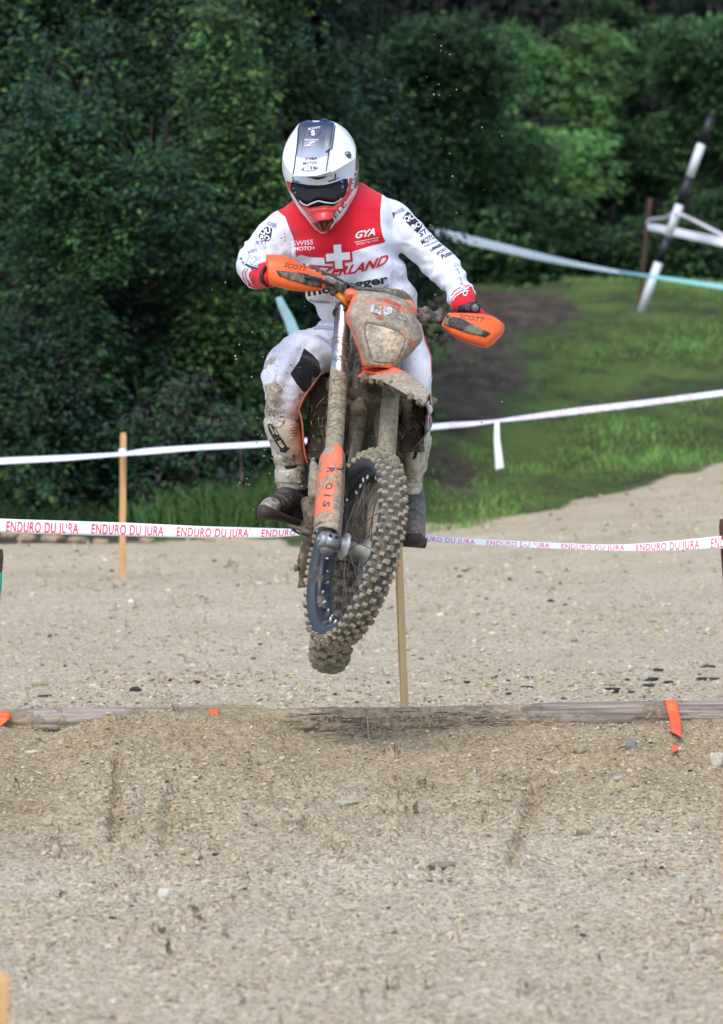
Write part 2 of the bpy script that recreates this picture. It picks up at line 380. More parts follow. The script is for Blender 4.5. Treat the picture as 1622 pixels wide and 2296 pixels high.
# the few stones and lumps that stand out
from collections import namedtuple
def rock(x, y, w, h, colr, label, cat='stone', name='stone', group=None, sharp=.22):
    # find the ground point seen at x, y
    lo, hi = 13.0, 40.0
    yyy = np.arange(13.2, 40, .04); XX = (x-CX)/F*yyy; _, gyy, _ = Q(np.stack([XX, yyy, G(XX, yyy)], -1)); yy = float(yyy[np.argmax(gyy <= y)])
    s = yy/F; v, f = ball((0, 0, 0), 1, 3); v = np.array(v); sd_ = random.random()*50
    n_ = fbm(v*1.3+sd_, 3, 3); v = v*(1+1.5*sharp*n_+.10*vn(v*3.1+sd_, 9))[:, None]; v[:, 2] = np.minimum(v[:, 2], .62+.25*vn(v*1.7+sd_, 4))
    v = v*np.array([w/2*s, w/2*s*.8, h/2*s*1.25]); X = (x-CX)*s
    g = Gs(X, yy); v = v + np.array([X, yy, g+h*.18*s])
    me = mesh(v, np.array(f), True); colattr(me, np.tile(np.array(colr)*np.array([.98, .90, .76]), (len(v), 1)))
    return tag(link(name, me, mstone, origin=(X, yy, g)), label, cat, group)
W1, W2, BR, DK = (.56, .53, .47), (.45, .40, .32), (.30, .24, .16), (.05, .052, .058)
rock(1612, 1722, 34, 38, W1, 'round pale stone on the slope, cut by the right edge of the picture')
rock(588, 1728, 30, 26, (.42, .36, .28), 'rounded tan stone half buried in the slope, left of its smaller twin')
rock(616, 1724, 26, 16, (.40, .34, .27), 'small flat tan stone touching the right side of the rounded stone in the slope')
rock(604, 1746, 15, 14, (.46, .37, .27), 'small orange-tan pebble just under the rounded stone in the slope')
rock(784, 1806, 44, 16, (.42, .41, .37), 'flat grey slab of stone lying on the slope under the middle of the log')
rock(365, 2012, 26, 26, (.66, .65, .62), 'bright white angular stone in the left foreground')
rock(992, 1954, 52, 15, (.24, .24, .21), 'long dark grey flake of stone at the foot of the slope')
rock(1418, 1680, 26, 26, (.22, .23, .24), 'bluish dark stone in the slope, left of the orange tape end')
rock(1300, 1690, 26, 22, (.38, .33, .25), 'tan lump on the slope, left of the bluish dark stone')
rock(1070, 1762, 22, 18, (.44, .42, .38), 'pale pebble on the right half of the slope, above a wheel rut')
rock(1360, 1838, 22, 20, (.45, .43, .40), 'light grey stone low on the right of the slope')
rock(1310, 1872, 34, 20, (.30, .25, .17), 'brown clod at the right foot of the slope')
rock(1388, 1750, 26, 12, (.46, .44, .39), 'flat pale stone right of centre on the slope')
rock(84, 1538, 40, 24, (.48, .42, .32), 'large tan stone with a dark underside behind the left end of the log')
rock(480, 1545, 24, 14, (.60, .58, .54), 'flat white stone behind the log, to the left of the rear tyre')
rock(70, 1690, 30, 12, (.62, .60, .55), 'thin white stone near the left edge of the slope')
rock(104, 1850, 26, 18, (.46, .44, .40), 'light grey stone at the left foot of the slope')
for i, (x, y, w, h, w_) in enumerate(((1462, 1527, 40, 14, 'biggest of the black crumbs on the pale gravel at right'), (1458, 1540, 42, 10, 'flat black crumb just below the biggest one at right'), (1502, 1533, 26, 10, 'black crumb right of the biggest one'),
        (1588, 1527, 52, 11, 'long black crumb by the right edge, behind the log'), (1478, 1506, 24, 10, 'black crumb above the biggest one at right'), (1372, 1548, 34, 9, 'thin black crumb left of the cluster at right'),
        (1384, 1556, 18, 12, 'small dark lump just below the thin black crumb'), (1188, 1523, 20, 11, 'black crumb midway between the wooden stake and the cluster at right'), (1187, 1544, 32, 9, 'flat black crumb below the one midway to the right'),
        (1048, 1533, 18, 9, 'lone black crumb to the right of the wooden stake'), (438, 1533, 24, 14, 'dark grey lump behind the log, left of the tyres'), (304, 1552, 24, 16, 'black and white lump behind the left half of the log'),
        (1270, 1358, 14, 6, 'lone black crumb far back on the track, right of the stake'), (1045, 1282, 22, 7, 'black crumb on the back of the track, below the printed tape'), (1418, 1556, 16, 10, 'dark lump between the crumbs and the log at right'), (96, 1562, 30, 8, 'flat black crumb behind the left end of the log'), (1590, 1497, 30, 9, 'black crumb highest up by the right edge'))):
    rock(x, y, w*.8, h*.85, DK, w_, 'crumb', 'black_crumb', 'black crumbs on the gravel behind the log', .5)

HS_ = ((22, 1196, 36, 22, 'brown lump of earth at the foot of the hedge by the left edge'), (62, 1204, 44, 26, 'tan boulder lump at the foot of the hedge, second from the left edge'), (118, 1206, 46, 24, 'grey-brown boulder at the foot of the hedge, under the first printed words'),
       (172, 1208, 38, 20, 'low brown rock under the tape between the left edge and the thin stake'), (226, 1212, 40, 18, 'flat brown rock just left of the thin stake at the hedge foot'), (330, 1208, 34, 16, 'low tan rock just right of the thin stake at the hedge foot'), (470, 1206, 30, 12, 'small rock under the printed tape, left of the boot'))
for x, y, w, h, lab in HS_: rock(x, y+8, w, h, (.36, .29, .20), lab, group='lumps along the foot of the hedge')
# ---------------------------------------------------------------- timber at the crest
mlog = mat('weathered_log', (.40, .32, .255), .85, mud=.45, mudscale=7, wmud='wm', mudcol=(.36, .275, .175), bump=.006, bumpscale=60, grain=((.20, .16, .135), (2.2, 75, 75)), spec=.25)
def log(name, pts, r, d, label, wear, seed, ridge=.0):
    R = smooth_pts([(x, y, rr) for (x, y), rr in zip(pts, r)], 40); q = [P(a, b, d) for a, b, _ in R]; n = 40
    v, f = tube(q, R[:, 2], n); me = mesh(v, f); m_ = co(me)
    ax, ay, _ = Q(m_); w = np.interp(ax, [p[0] for p in wear], [p[1] for p in wear])
    def fn(c, nn):
        split = np.abs(vn(np.stack([c[:, 0]*3.5, c[:, 2]*70, c[:, 1]*70], -1), seed))
        rag = fbm(np.stack([c[:, 0]*9, c[:, 2]*40, c[:, 1]*40], -1), 3, seed+3)
        return .006*fbm(c*np.array([2, 9, 9]), 3, seed) + w*(-.006*(split < .10)-.005*np.clip(rag, 0, 1)) - .003*(split < .07)
    disp(me, fn); fix(me); attr(me, 'wm', w*.24-.06)
    return tag(link(name, me, mlog, origin=q[0]), label, 'log')
log('log', [(-260, 1626), (0, 1624), (330, 1621), (640, 1621), (900, 1619), (1150, 1612), (1400, 1603), (1622, 1600), (1900, 1597)], [.050, .050, .048, .050, .051, .050, .048, .050, .05], 20.5,
    'long weathered grey log lying along the top of the gravel slope', [(0, .1), (330, .4), (600, 1), (1020, 1), (1150, .6), (1320, .1)], 5)
log('log', [(560, 1662), (700, 1660), (900, 1657), (1080, 1652)], [.030, .045, .047, .04], 20.49, 'dark splintered old log sunk in the slope just under the middle of the long one', [(600, .6), (1100, .6)], 19)
# splinters standing off the worn part
mspl = mat('splinter', (.34, .27, .20), .85, grain=((.08, .06, .045), (3, 120, 120)))
mb = MB()
for i in range(30):
    x = random.uniform(600, 1150); y = random.uniform(1594, 1660 if x < 1000 else 1625); l = random.uniform(20, 90); d = 20.405 - random.random()*.012
    a = random.uniform(-.05, .05); p0, p1 = P(x, y, d+.02), P(x+l, y+l*a, d+.015); m_ = P(x+l/2, y+l*a/2-random.uniform(0, 3), d)
    mb.tube([p0, m_, p1], [.0015, random.uniform(.002, .005), .001], 5)
tag(link('splinters', mb.me(False), mspl), 'loose splinters of wood on the worn middle of the logs', kind='stuff')
n = 2600; cx_ = rng.uniform(560, 1160, n); cyy = np.interp(cx_, CREST[:, 0], CREST[:, 1]); cy_ = cyy+6-(cyy-1592)*rng.random(n)**1.6
ok = fbm(np.stack([cx_/45, cy_/14, cx_*0], -1), 3, 61) > -.05+.35*(1-smoothstep(1592, 1640, cy_)); cx_, cy_ = cx_[ok], cy_[ok]; n = len(cx_); r = rng.uniform(.002, .0065, n)
c = PA(cx_, cy_, 20.452+.035*np.clip((1604-cy_)/12, 0, 1)); v = ico[None]*(1+rng.normal(0, .25, (n, 12, 1)))*r[:, None, None]+c[:, None]
me = mesh(v.reshape(-1, 3), (icf[None]+np.arange(n)[:, None, None]*12).reshape(-1, 3), False); colattr(me, np.repeat(np.array([.40, .30, .185])*rng.uniform(.45, 1.2, (n, 1)), 12, 0)); tag(link('soil_crumbs', me, mstone), 'crumbs of soil stuck to the worn face of the log', kind='stuff')
# ---------------------------------------------------------------- orange tape round the log
mor = mat('orange_tape', (.95, .13, .035), .45, mud=.30, mudscale=22, bump=.001, spec=.4)
def strip(name, rows, label, cat, m, thick=.0008, noise_=.0, group=None):
    """ribbon through rows of ((x,y,d) left, (x,y,d) right)"""
    a = smooth_pts([r[0] for r in rows], 6); b = smooth_pts([r[1] for r in rows], 6); n = len(a); k = 5; v = []
    for off_ in (0, thick):
        for i in range(n):
            for j in range(k):
                t = j/(k-1); q = a[i]*(1-t)+b[i]*t; p = P(q[0], q[1], q[2]+off_); v.append(p + Vector((0, noise_*math.sin(i*1.7+j*2), 0)))
    f = []; T = n*k
    for o_ in (0, T):
        for i in range(n-1):
            for j in range(k-1): f.append((o_+i*k+j, o_+i*k+j+1, o_+(i+1)*k+j+1, o_+(i+1)*k+j))
    for i in range(n-1):
        for j in (0, k-1): f.append((i*k+j, (i+1)*k+j, T+(i+1)*k+j, T+i*k+j))
    for j in range(k-1):
        for i in (0, n-1): f.append((i*k+j, i*k+j+1, T+i*k+j+1, T+i*k+j))
    me = fix(mesh(v, f)); return tag(link(name, me, m, origin=P(*rows[-1][0])), label, cat, group)
G3 = 'orange tapes tied round the log'
strip('marking_tape', [((1488, 1570, 20.52), (1514, 1570, 20.52)), ((1492, 1573, 20.46), (1519, 1574, 20.46)), ((1498, 1597, 20.435), (1524, 1600, 20.435)), ((1502, 1612, 20.36), (1528, 1614, 20.36)), ((1503, 1626, 20.16), (1529, 1632, 20.11)), ((1504, 1640, 20.03), (1530, 1654, 19.90))],
      'bright orange tape hanging over the grey log near the right edge', 'tape', mor, group=G3)
strip('marking_tape', [((1504, 1672, 19.70), (1524, 1671, 19.71)), ((1508, 1686, 19.58), (1518, 1684, 19.60))], 'small torn end of orange tape sticking out of the slope below the right-hand one', 'tape', mor, group=G3)
strip('marking_tape', [((-14, 1594, 20.5), (18, 1594, 20.5)), ((-14, 1600, 20.43), (22, 1598, 20.43)), ((-16, 1612, 20.42), (22, 1612, 20.42)), ((-18, 1634, 20.40), (2, 1628, 20.40))], 'orange tape round the log, cut by the left edge of the picture', 'tape', mor, group=G3)
strip('marking_tape', [((468, 1591, 20.44), (492, 1590, 20.44)), ((469, 1597, 20.38), (492, 1597, 20.38)), ((474, 1607, 20.35), (488, 1608, 20.35))], 'scrap of orange tape almost buried by gravel on the log, left of the tyres', 'tape', mor, group=G3)
# ---------------------------------------------------------------- stakes
def wood(n, a, b, s): return mat(n, a, .8, grain=(b, (70, 70, 2.5)), bump=.002, spec=.25, seed=s)
mw1, mw2, mw3 = wood('pale_stake_wood', (.90, .58, .30), (.84, .50, .24), 0), wood('orange_stake_wood', (.72, .42, .19), (.60, .33, .14), 3), wood('old_stake_wood', (.16, .085, .05), (.07, .04, .028), 5)
def stake(x0, y0, x1, y1, w, d, m, label, tip=True, below=.25, dd=0.0):
    top, bot = P(x0, y0, d+dd), P(x1, y1, d); up = (top-bot).normalized(); s = d/F*w/2; bot = bot - up*below
    rt = Vector((1, .25, 0)); rt = (rt-up*rt.dot(up)).normalized(); bk = up.cross(rt); v, f = [], []
    L_ = [(0, .45), (.12, 1), (.5, 1.02), (.97, 1), (1, .8)]
    for t, k in L_:
        c = bot.lerp(top, t) + rt*(.10*s*math.sin(t*9+x0))
        for a, b in ((-1, -1), (1, -1), (1, 1), (-1, 1)): v.append(c+rt*a*s*k+bk*b*s*k*.9)
    for i in range(len(L_)-1):
        for j in range(4): f.append((i*4+j, i*4+(j+1) % 4, i*4+4+(j+1) % 4, i*4+4+j))
    f += [(3, 2, 1, 0), tuple(len(v)-4+i for i in range(4))]
    return tag(link('wooden_stake', bevel(fix(mesh(v, f, False)), s*.12), m, origin=P(x1, y1, d)), label, 'stake')
stake(893, 1196, 908, 1590, 15.5, 21.6, mw1, 'pale bare wooden stake behind the log, under the right side of the bike', dd=.0)
stake(276, 970, 275, 1296, 12.5, 31.9, mw2, 'thin orange-brown stake on the left by the bushes, crossed by two tapes')
stake(-7, 1230, -42, 1620, 27, 21.2, mw3, 'dark brown post cut by the left edge, wrapped with green tape')
stake(1627, 1163, 1662, 1600, 28, 21.6, mw3, 'dark weathered post cut by the right edge, holding the printed tape')
stake(1459, 444, 1437, 650, 8, 48.5, mw3, 'thin reddish-brown stake behind the striped pole at the upper right')
stake(-20, 2180, -34, 2700, 72, 10.6, mw2, 'blurred orange-brown stake top close to the camera in the lower left corner', below=.1)
mgt = mat('green_tape', (.0, .36, .27), .4, vary=.3, bump=.002, bumpscale=60)
strip('green_tape', [((-26, 1286, 21.14), (5, 1284, 21.14)), ((-28, 1310, 21.13), (4, 1310, 21.13)), ((-30, 1350, 21.13), (0, 1352, 21.13))], 'green plastic tape wound round the brown post at the left edge', 'tape', mgt, noise_=.002)
# striped pole
pole = thing('striped_pole', P(1444, 682, 47.0), 'tilted black and white banded pole standing on the grass at the upper right', 'pole')
mpb, mpw = mat('pole_black', (.012, .014, .018), .4), mat('pole_white', (.80, .82, .82), .45, vary=.08, mud=.26)
A_, B_ = np.array([1597, 258.]), np.array([1444, 682.])
ys = [258, 323, 396, 459, 530, 589, 700]
for i in range(6):
    q = [P(*(A_+(B_-A_)*((y-258)/(682-258))), 47.0) for y in (ys[i], ys[i+1])]; mb = MB(); mb.tube(q, .033 if i % 2 else .0335, 16)
    link('black_band' if i % 2 == 0 else 'white_band', mb.me(), mpb if i % 2 == 0 else mpw, pole)
mb = MB(); mb.tube([P(1597.5, 256, 47), P(1597, 260, 47)], .036, 16); link('pole_cap', mb.me(), mpb, pole)
# ---------------------------------------------------------------- lettering
def text_mesh(s, shear=0.0, bold=0.0, spacing=1.0, sub=2):
    """triangles of a text, height 1, starting at x=0"""
    cu = bpy.data.curves.new('t', 'FONT'); cu.body = s; cu.size = 1.38; cu.shear = shear; cu.offset = bold; cu.space_character = spacing; cu.resolution_u = 3; cu.fill_mode = 'FRONT'
    o = bpy.data.objects.new('t', cu); COL.objects.link(o); bpy.context.view_layer.update()
    me = bpy.data.meshes.new_from_object(o.evaluated_get(bpy.context.evaluated_depsgraph_get())); bpy.data.objects.remove(o); bpy.data.curves.remove(cu)
    bm = bmesh.new(); bm.from_mesh(me); bpy.data.meshes.remove(me); bmesh.ops.triangulate(bm, faces=bm.faces)
    for _ in range(sub):
        L_ = [e for e in bm.edges if e.calc_length() > .28]
        if not L_: break
        bmesh.ops.subdivide_edges(bm, edges=L_, cuts=1); bmesh.ops.triangulate(bm, faces=bm.faces)
    v = np.array([tuple(q.co[:2]) for q in bm.verts]); f = [tuple(q.index for q in fc.verts) for fc in bm.faces]; bm.free()
    return v, f
# ---------------------------------------------------------------- barrier tapes
mtp = mat('white_tape', (.84, .84, .86), .35, vary=.04, bump=.0006, bumpscale=90, spec=.5)
mtr = mat('red_print', (.78, .03, .045), .4); mtpk = mat('pink_print', (.80, .33, .38), .4)
class Tape:
    def __init__(s, name, pts, width, label, m, noise_=.0025):
        """pts: (x, y, depth, visible height in grid units); the rest of the width turns away in depth"""
        s.R = smooth_pts(pts, 10); s.c = np.array([tuple(P(a, b, c)) for a, b, c, _ in s.R]); s.w = width
        vis = s.R[:, 3]*s.R[:, 2]/F; s.sn = np.clip(vis/width, .12, 1); s.cs = np.sqrt(1-s.sn**2)
        s.len = np.concatenate([[0], np.cumsum(np.linalg.norm(np.diff(s.c, axis=0), axis=1))]); K = 5; v = []
        for side in (0, .0006):
            for i in range(len(s.c)):
                for j in range(K): v.append(s.pt(s.len[i], j/(K-1)-.5, side))
        n = len(s.c); T = n*K; f = []
        for o_ in (0, T):
            for i in range(n-1):
                for j in range(K-1): f.append((o_+i*K+j, o_+i*K+j+1, o_+(i+1)*K+j+1, o_+(i+1)*K+j))
        for i in range(n-1):
            for j in (0, K-1): f.append((i*K+j, (i+1)*K+j, T+(i+1)*K+j, T+i*K+j))
        for j in range(K-1):
            for i in (0, n-1): f.append((i*K+j, i*K+j+1, T+i*K+j+1, T+i*K+j))
        s.o = tag(link(name, fix(mesh(v, f)), m, origin=s.c[0]), label, 'tape')
    def pt(s, l, t, back=0.0, lift=0.0):
        c = np.array([np.interp(l, s.len, s.c[:, k]) for k in range(3)]); sn, cs = np.interp(l, s.len, s.sn), np.interp(l, s.len, s.cs)
        fl = .0014*math.sin(l*31)+.0011*math.sin(l*73+t*4)
        return Vector((c[0], c[1]+t*s.w*cs+back+fl-lift*sn, c[2]+t*s.w*sn+lift*cs*0+ -0*lift))
    def write(s, txt, l0, l1, step, h, m, shear=.12, parent=None, flip=False, t0=0.0):
        v0, f0 = text_mesh(txt, shear, .012, 1.12, 2); wd = v0[:, 0].max(); out_v, out_f = [], []; l = l0
        while l < l1:
            link('lettering', mesh([s.pt(l + x/wd*step*.85, (y-.5)*h+t0, 0, .0016) for x, y in v0], f0, False), m, s.o); l += step
t1 = Tape('barrier_tape', [(-140, 1171, 21.3, 32), (0, 1179, 21.35, 32), (275, 1187, 21.45, 30), (450, 1193, 21.5, 26), (600, 1195, 21.55, 21), (690, 1194, 21.58, 12), (760, 1200, 21.6, 14), (892, 1205, 21.62, 16)], .052,
          'printed white tape with large red words, running from the left edge to the bike', mtp)
t1.write('ENDURO DU JURA', t1.len[-1]*.0+ (14+140)*21.4/F, 1.22, 194*21.42/F, .74, mtr)
t2 = Tape('barrier_tape', [(905, 1203, 21.62, 14), (955, 1207, 21.6, 13), (1010, 1211, 21.6, 11), (1100, 1217, 21.6, 13), (1280, 1225, 21.6, 12), (1400, 1228, 21.6, 14), (1520, 1223, 21.6, 22), (1617, 1216, 21.58, 28), (1720, 1209, 21.5, 30)], .052,
          'red-lettered white tape sagging from behind the bike to the right edge post', mtp)
t2.write('ENDURO DU JURA', .03, 1.3, 168*21.6/F, .78, mtr)
t3 = Tape('barrier_tape', [(-160, 1046, 31.8, 14), (0, 1034, 31.8, 14), (140, 1027, 31.8, 12), (270, 1018, 31.78, 8), (330, 1012, 31.8, 13), (450, 1003, 31.8, 11), (600, 995, 31.9, 12), (800, 978, 32.2, 10), (975, 957, 32.8, 13), (1060, 950, 33, 10), (1112, 944, 33, 6), (1180, 936, 33.1, 10), (1300, 921, 33.3, 14), (1450, 903, 33.5, 13), (1622, 881, 33.8, 13), (1800, 858, 34, 13)], .048,
          'distant white tape crossing the whole picture behind the rider, tied to the left stake', mtp)
t3.write('ENDURO DU JURA', (1190+160)*32.4/F, 4.6, 175*33/F, .8, mtpk)
strip('tape_tail', [((1110, 944, 32.98), (1120, 942, 32.98)), ((1109, 962, 32.95), (1121, 962, 32.95)), ((1108, 985, 32.95), (1122, 985, 32.94)), ((1110, 1020, 32.95), (1127, 1020, 32.93)), ((1112, 1054, 32.95), (1131, 1049, 32.93))],
      'loose white tape end hanging from the distant tape to the right of the bike', 'tape', mtp, noise_=.003)
mb = MB(); mb.tube([P(275, 1006, 31.84), P(275, 1024, 31.84)], .0205, 8); tag(link('tape_knot', mb.me(), mtp, origin=P(275, 1015, 31.84)), 'pinkish white knot of tape wound round the thin left stake', 'knot')
mtb = mat('pale_blue_tape', (.86, .95, .97), .35, vary=.12, bump=.001); mtg = mat('teal_tape', (.30, .62, .60), .4, vary=.2)
t4 = Tape('pale_tape', [(860, 494, 40, 26), (950, 516, 40.5, 26), (1060, 540, 41.5, 22), (1200, 573, 43, 18), (1300, 594, 44.5, 12), (1390, 610, 45.8, 8)], .09, 'wide pale blue tape sloping down behind the outstretched arm', mtb)
t5 = Tape('teal_tape', [(1385, 609, 45.8, 8), (1450, 618, 46.5, 7), (1520, 628, 46.5, 9), (1622, 643, 46.5, 12), (1750, 662, 46.5, 14)], .06, 'teal green tape running low behind the foot of the striped pole', mtg)
t6 = Tape('barrier_tape', [(1453, 507, 48.4, 15), (1500, 517, 48, 19), (1560, 530, 47.6, 20), (1622, 543, 47.2, 22), (1760, 570, 47, 22)], .09, 'broad white tape stretched level behind the middle of the striped pole', mtp)
t7 = Tape('barrier_tape', [(1450, 514, 48.4, 8), (1454, 494, 48.4, 8), (1490, 488, 47.5, 7), (1519, 478, 46.9, 7), (1560, 495, 46.9, 8), (1622, 527, 46.9, 10), (1720, 575, 46.9, 10)], .05, 'narrow pinkish tape looped round the striped pole and sloping down to the right', mat('pinkish_tape', (.72, .62, .64), .4, vary=.1))
strip('tape_tail', [((618, 668, 31.5), (632, 664, 31.5)), ((626, 694, 31.5), (645, 688, 31.5)), ((638, 722, 31.5), (659, 712, 31.5)), ((650, 760, 31.5), (676, 752, 31.5)), ((664, 800, 31.5), (690, 790, 31.5))],
      'short pale teal tape hanging slantwise between the elbow and the knee at left', 'tape', mat('faded_teal_tape', (.30, .48, .50), .4, vary=.25), noise_=.003)
# ---------------------------------------------------------------- leaves
def leafmat(n, rough=.7):
    m = mat(n, rough=rough, tint=True, spec=.18); b = m.node_tree.nodes['Principled BSDF']; return m
mleaf = leafmat('leaf'); mbark = mat('bark', (.018, .015, .012), .9, bump=.004, vary=.4)
def leaves(c, nv, dirv, size, colr, asp=.62, fold=.22):
    """one folded blade (two triangles each side) per row; nv = facing, dirv = long axis"""
    n = len(c); dirv = dirv - nv*np.sum(dirv*nv, 1)[:, None]; dirv /= np.linalg.norm(dirv, axis=1)[:, None]+1e-9; s = np.cross(nv, dirv)
    L_ = size[:, None]; W_ = L_*asp*.5
    v = np.stack([c-dirv*L_*.5, c-dirv*L_*.05+s*W_+nv*fold*W_, c+dirv*L_*.5-nv*fold*L_*.3, c-dirv*L_*.05-s*W_+nv*fold*W_, c+dirv*L_*.08], 1)
    f = np.array([(0, 1, 4), (4, 1, 2), (0, 4, 3), (4, 2, 3)])[None] + np.arange(n)[:, None, None]*5
    return v.reshape(-1, 3), f.reshape(-1, 3), np.repeat(colr, 5, 0)
def unit(v): return v/(np.linalg.norm(v, axis=-1, keepdims=True)+1e-9)
PAL = {'deep_shade': (.012, .022, .012), 'dark': (.014, .036, .017), 'blue': (.019, .048, .030), 'mid': (.027, .066, .020), 'lime': (.066, .125, .028), 'sun': (.075, .165, .050), 'sung': (.12, .23, .06), 'plum': (.042, .036, .034), 'yel': (.20, .20, .05)}  # darkest green has gap shade, sun tones have light, put into the colour
def tints(pts, mixw, seed):
    n = len(pts); keys = list(mixw); w = np.stack([mixw[k]*np.exp(2.2*fbm(pts*1.9+31*i, 3, seed+i)) for i, k in enumerate(keys)], 1)
    w = w/w.sum(1, keepdims=True); r = rng.random(n)[:, None]; idx = (np.cumsum(w, 1) < r).sum(1).clip(0, len(keys)-1)
    return np.array([PAL[k] for k in keys])[idx]*rng.uniform(.6, 1.5, (n, 1))*np.clip(1+.5*fbm(pts*1.1+seed, 3, seed+9), .45, 1.7)[:, None]  # broad noise puts light and dark clumps into the leaf colour
def bush(name, px, pybase, d, rx, rz, ry, nclump, per, lsize, mixw, label, cat='bush', group=None, zc=None, spread=.11, seed=0, trunk=True, lift=.0, nm=('foliage', 'stem')):
    base = P(px, pybase, d); base.z = Gs(base.x, base.y); root = thing(name, base, label, cat, group)
    C = np.array([base.x, base.y, base.z + (zc if zc is not None else rz*.92)])
    u = unit(rng.normal(size=(nclump, 3))); u = u[(u[:, 1] < .45)]; k = len(u)
    lump = 1+.34*fbm(u*2.6+seed*3.3, 3, seed)+.22*fbm(u*6+seed, 2, seed+5)
    rad = (.45+.55*rng.random(k)**.45)*lump; cc = C + u*rad[:, None]*np.array([rx, ry, rz])
    g = G(cc[:, 0], cc[:, 1], False)+.04; cc[:, 2] = np.maximum(cc[:, 2], g+.1*rng.random(k))
    tw = unit(u*np.array([1, 1, .5])+rng.normal(0, .45, (k, 3))); out = np.repeat(u, per, 0)
    t = rng.random((k, per, 1)); pos = cc[:, None]+tw[:, None]*(t-.5)*spread*2.6+rng.normal(0, spread*.42, (k, per, 3))
    pos = pos.reshape(-1, 3); nv = unit(out*.55+np.array([0, -.15, .75])+rng.normal(0, .50, pos.shape)); dv = np.repeat(tw, per, 0)+rng.normal(0, .6, pos.shape)+np.array([0, 0, -.4])
    v, f, c = leaves(pos, nv, dv, lsize*rng.uniform(.55, 1.35, len(pos)), tints(pos, mixw, seed*7+1))
    me = mesh(v, f, False); colattr(me, c); link(nm[0], me, mleaf, root)
    if trunk:
        mb = MB()
        for i in range(5 if rz < 1.6 else 9):
            a = random.uniform(-1, 1); e = C + np.array([a*rx*.8, random.uniform(-.5, .4)*ry, rz*random.uniform(-.1, .7)]); r0 = .012+.02*rz
            mid = Vector(base).lerp(Vector(e), .5)+Vector((a*.1, 0, .1)); mb.tube([Vector(base)-Vector((0, 0, .1)), mid, Vector(e)], [r0, r0*.6, r0*.2], 6)
        link(nm[1], mb.me(), mbark, root)
    return root
MIXD, MIXB, MIXP = {'dark': 1, 'blue': .9, 'mid': .5, 'lime': .10}, {'dark': .5, 'blue': 1.2, 'mid': .6, 'lime': .2}, {'dark': .8, 'blue': .3, 'mid': .4, 'plum': 1.1, 'lime': .06}
MIXL = {'mid': 1, 'lime': 1, 'dark': .3, 'yel': .05}
# lower hedge of bushes, left
for i, a in enumerate(((-150, 1215, 36.6, .62, .55, .5, MIXP, 'low dusky bush at the far left behind the lower end of the printed tape'),
        (60, 1205, 36.3, .60, .42, .45, MIXB, 'low leafy bush at the left edge, just above the printed tape'),
        (170, 1200, 36.9, .65, .85, .5, MIXP, 'purplish brown bush to the left of the thin stake'),
        (300, 1195, 36.6, .50, .55, .45, MIXD, 'dark green bush straight behind the thin left stake'),
        (395, 1195, 37.0, .60, .90, .5, MIXP, 'tall plum-tinted bush right of the thin left stake'),
        (500, 1185, 36.7, .50, .58, .45, {'mid': 1, 'lime': .35, 'dark': .6, 'plum': .2}, 'fresh green bush beside the white boot'),
        (610, 1180, 37.3, .62, .85, .5, {'mid': .8, 'dark': .8, 'blue': .5, 'plum': .15}, 'green bush behind the bent knee of the rider'),
        (740, 1165, 38.2, .50, .80, .5, MIXD, 'dark bush hidden mostly behind the front wheel'))):
    x, y, d, rx, rz, ry, mw, lab = a; bush('bush', x, y, d, rx, rz, ry, 460, 34, .048, mw, lab, seed=i+1, group=None, zc=rz*.75)
for i, a in enumerate(((-190, 1180, 37.8, .9, 1.7, .7, MIXD, 1.5, 'tall dark shrub beyond the left edge'), (60, 1180, 37.6, .85, 1.25, .6, MIXB, 1.75, 'bluish green shrub at upper left, leaves hanging over the low bushes'),
        (330, 1180, 38.0, .85, 1.2, .6, {'blue': 1, 'dark': .7, 'lime': .12, 'plum': .3, 'mid': .4}, 1.65, 'tall shrub above the thin stake with a few yellow-green leaves'), (590, 1170, 38.5, .8, 1.15, .6, MIXD, 1.6, 'tall dark shrub directly left of the helmet'),
        (800, 1160, 40.0, .55, 1.0, .6, MIXD, 1.3, 'dark shrub standing right behind the rider'))):
    x, y, d, rx, rz, ry, mw, zc, lab = a; bush('shrub', x, y, d, rx, rz, ry, 720, 36, .047, mw, lab, seed=i+20, zc=zc)
for i, a in enumerate(((-120, 1170, 39.2, 1.2, 1.5, .9, MIXD, 3.6, 'tree whose dark crown fills the top left corner'), (250, 1170, 39.4, 1.15, 1.35, .9, MIXD, 3.5, 'dark leafy tree filling the top of the picture left of the middle'),
        (500, 1170, 39.0, .55, 1.3, .5, MIXL, 3.35, 'young yellow-green tree with a drooping leafy branch, left of and above the helmet'), (690, 1170, 42.5, .9, 1.6, .9, {'dark': 1, 'mid': .7, 'blue': .3}, 3.7, 'dark tree behind and above the helmet'))):
    x, y, d, rx, rz, ry, mw, zc, lab = a; bush('tree', x, y, d, rx, rz, ry, 760 if rx > 1 else 400, 36, .048, mw, lab, 'tree', seed=i+40, zc=zc, nm=('crown', 'trunk'))
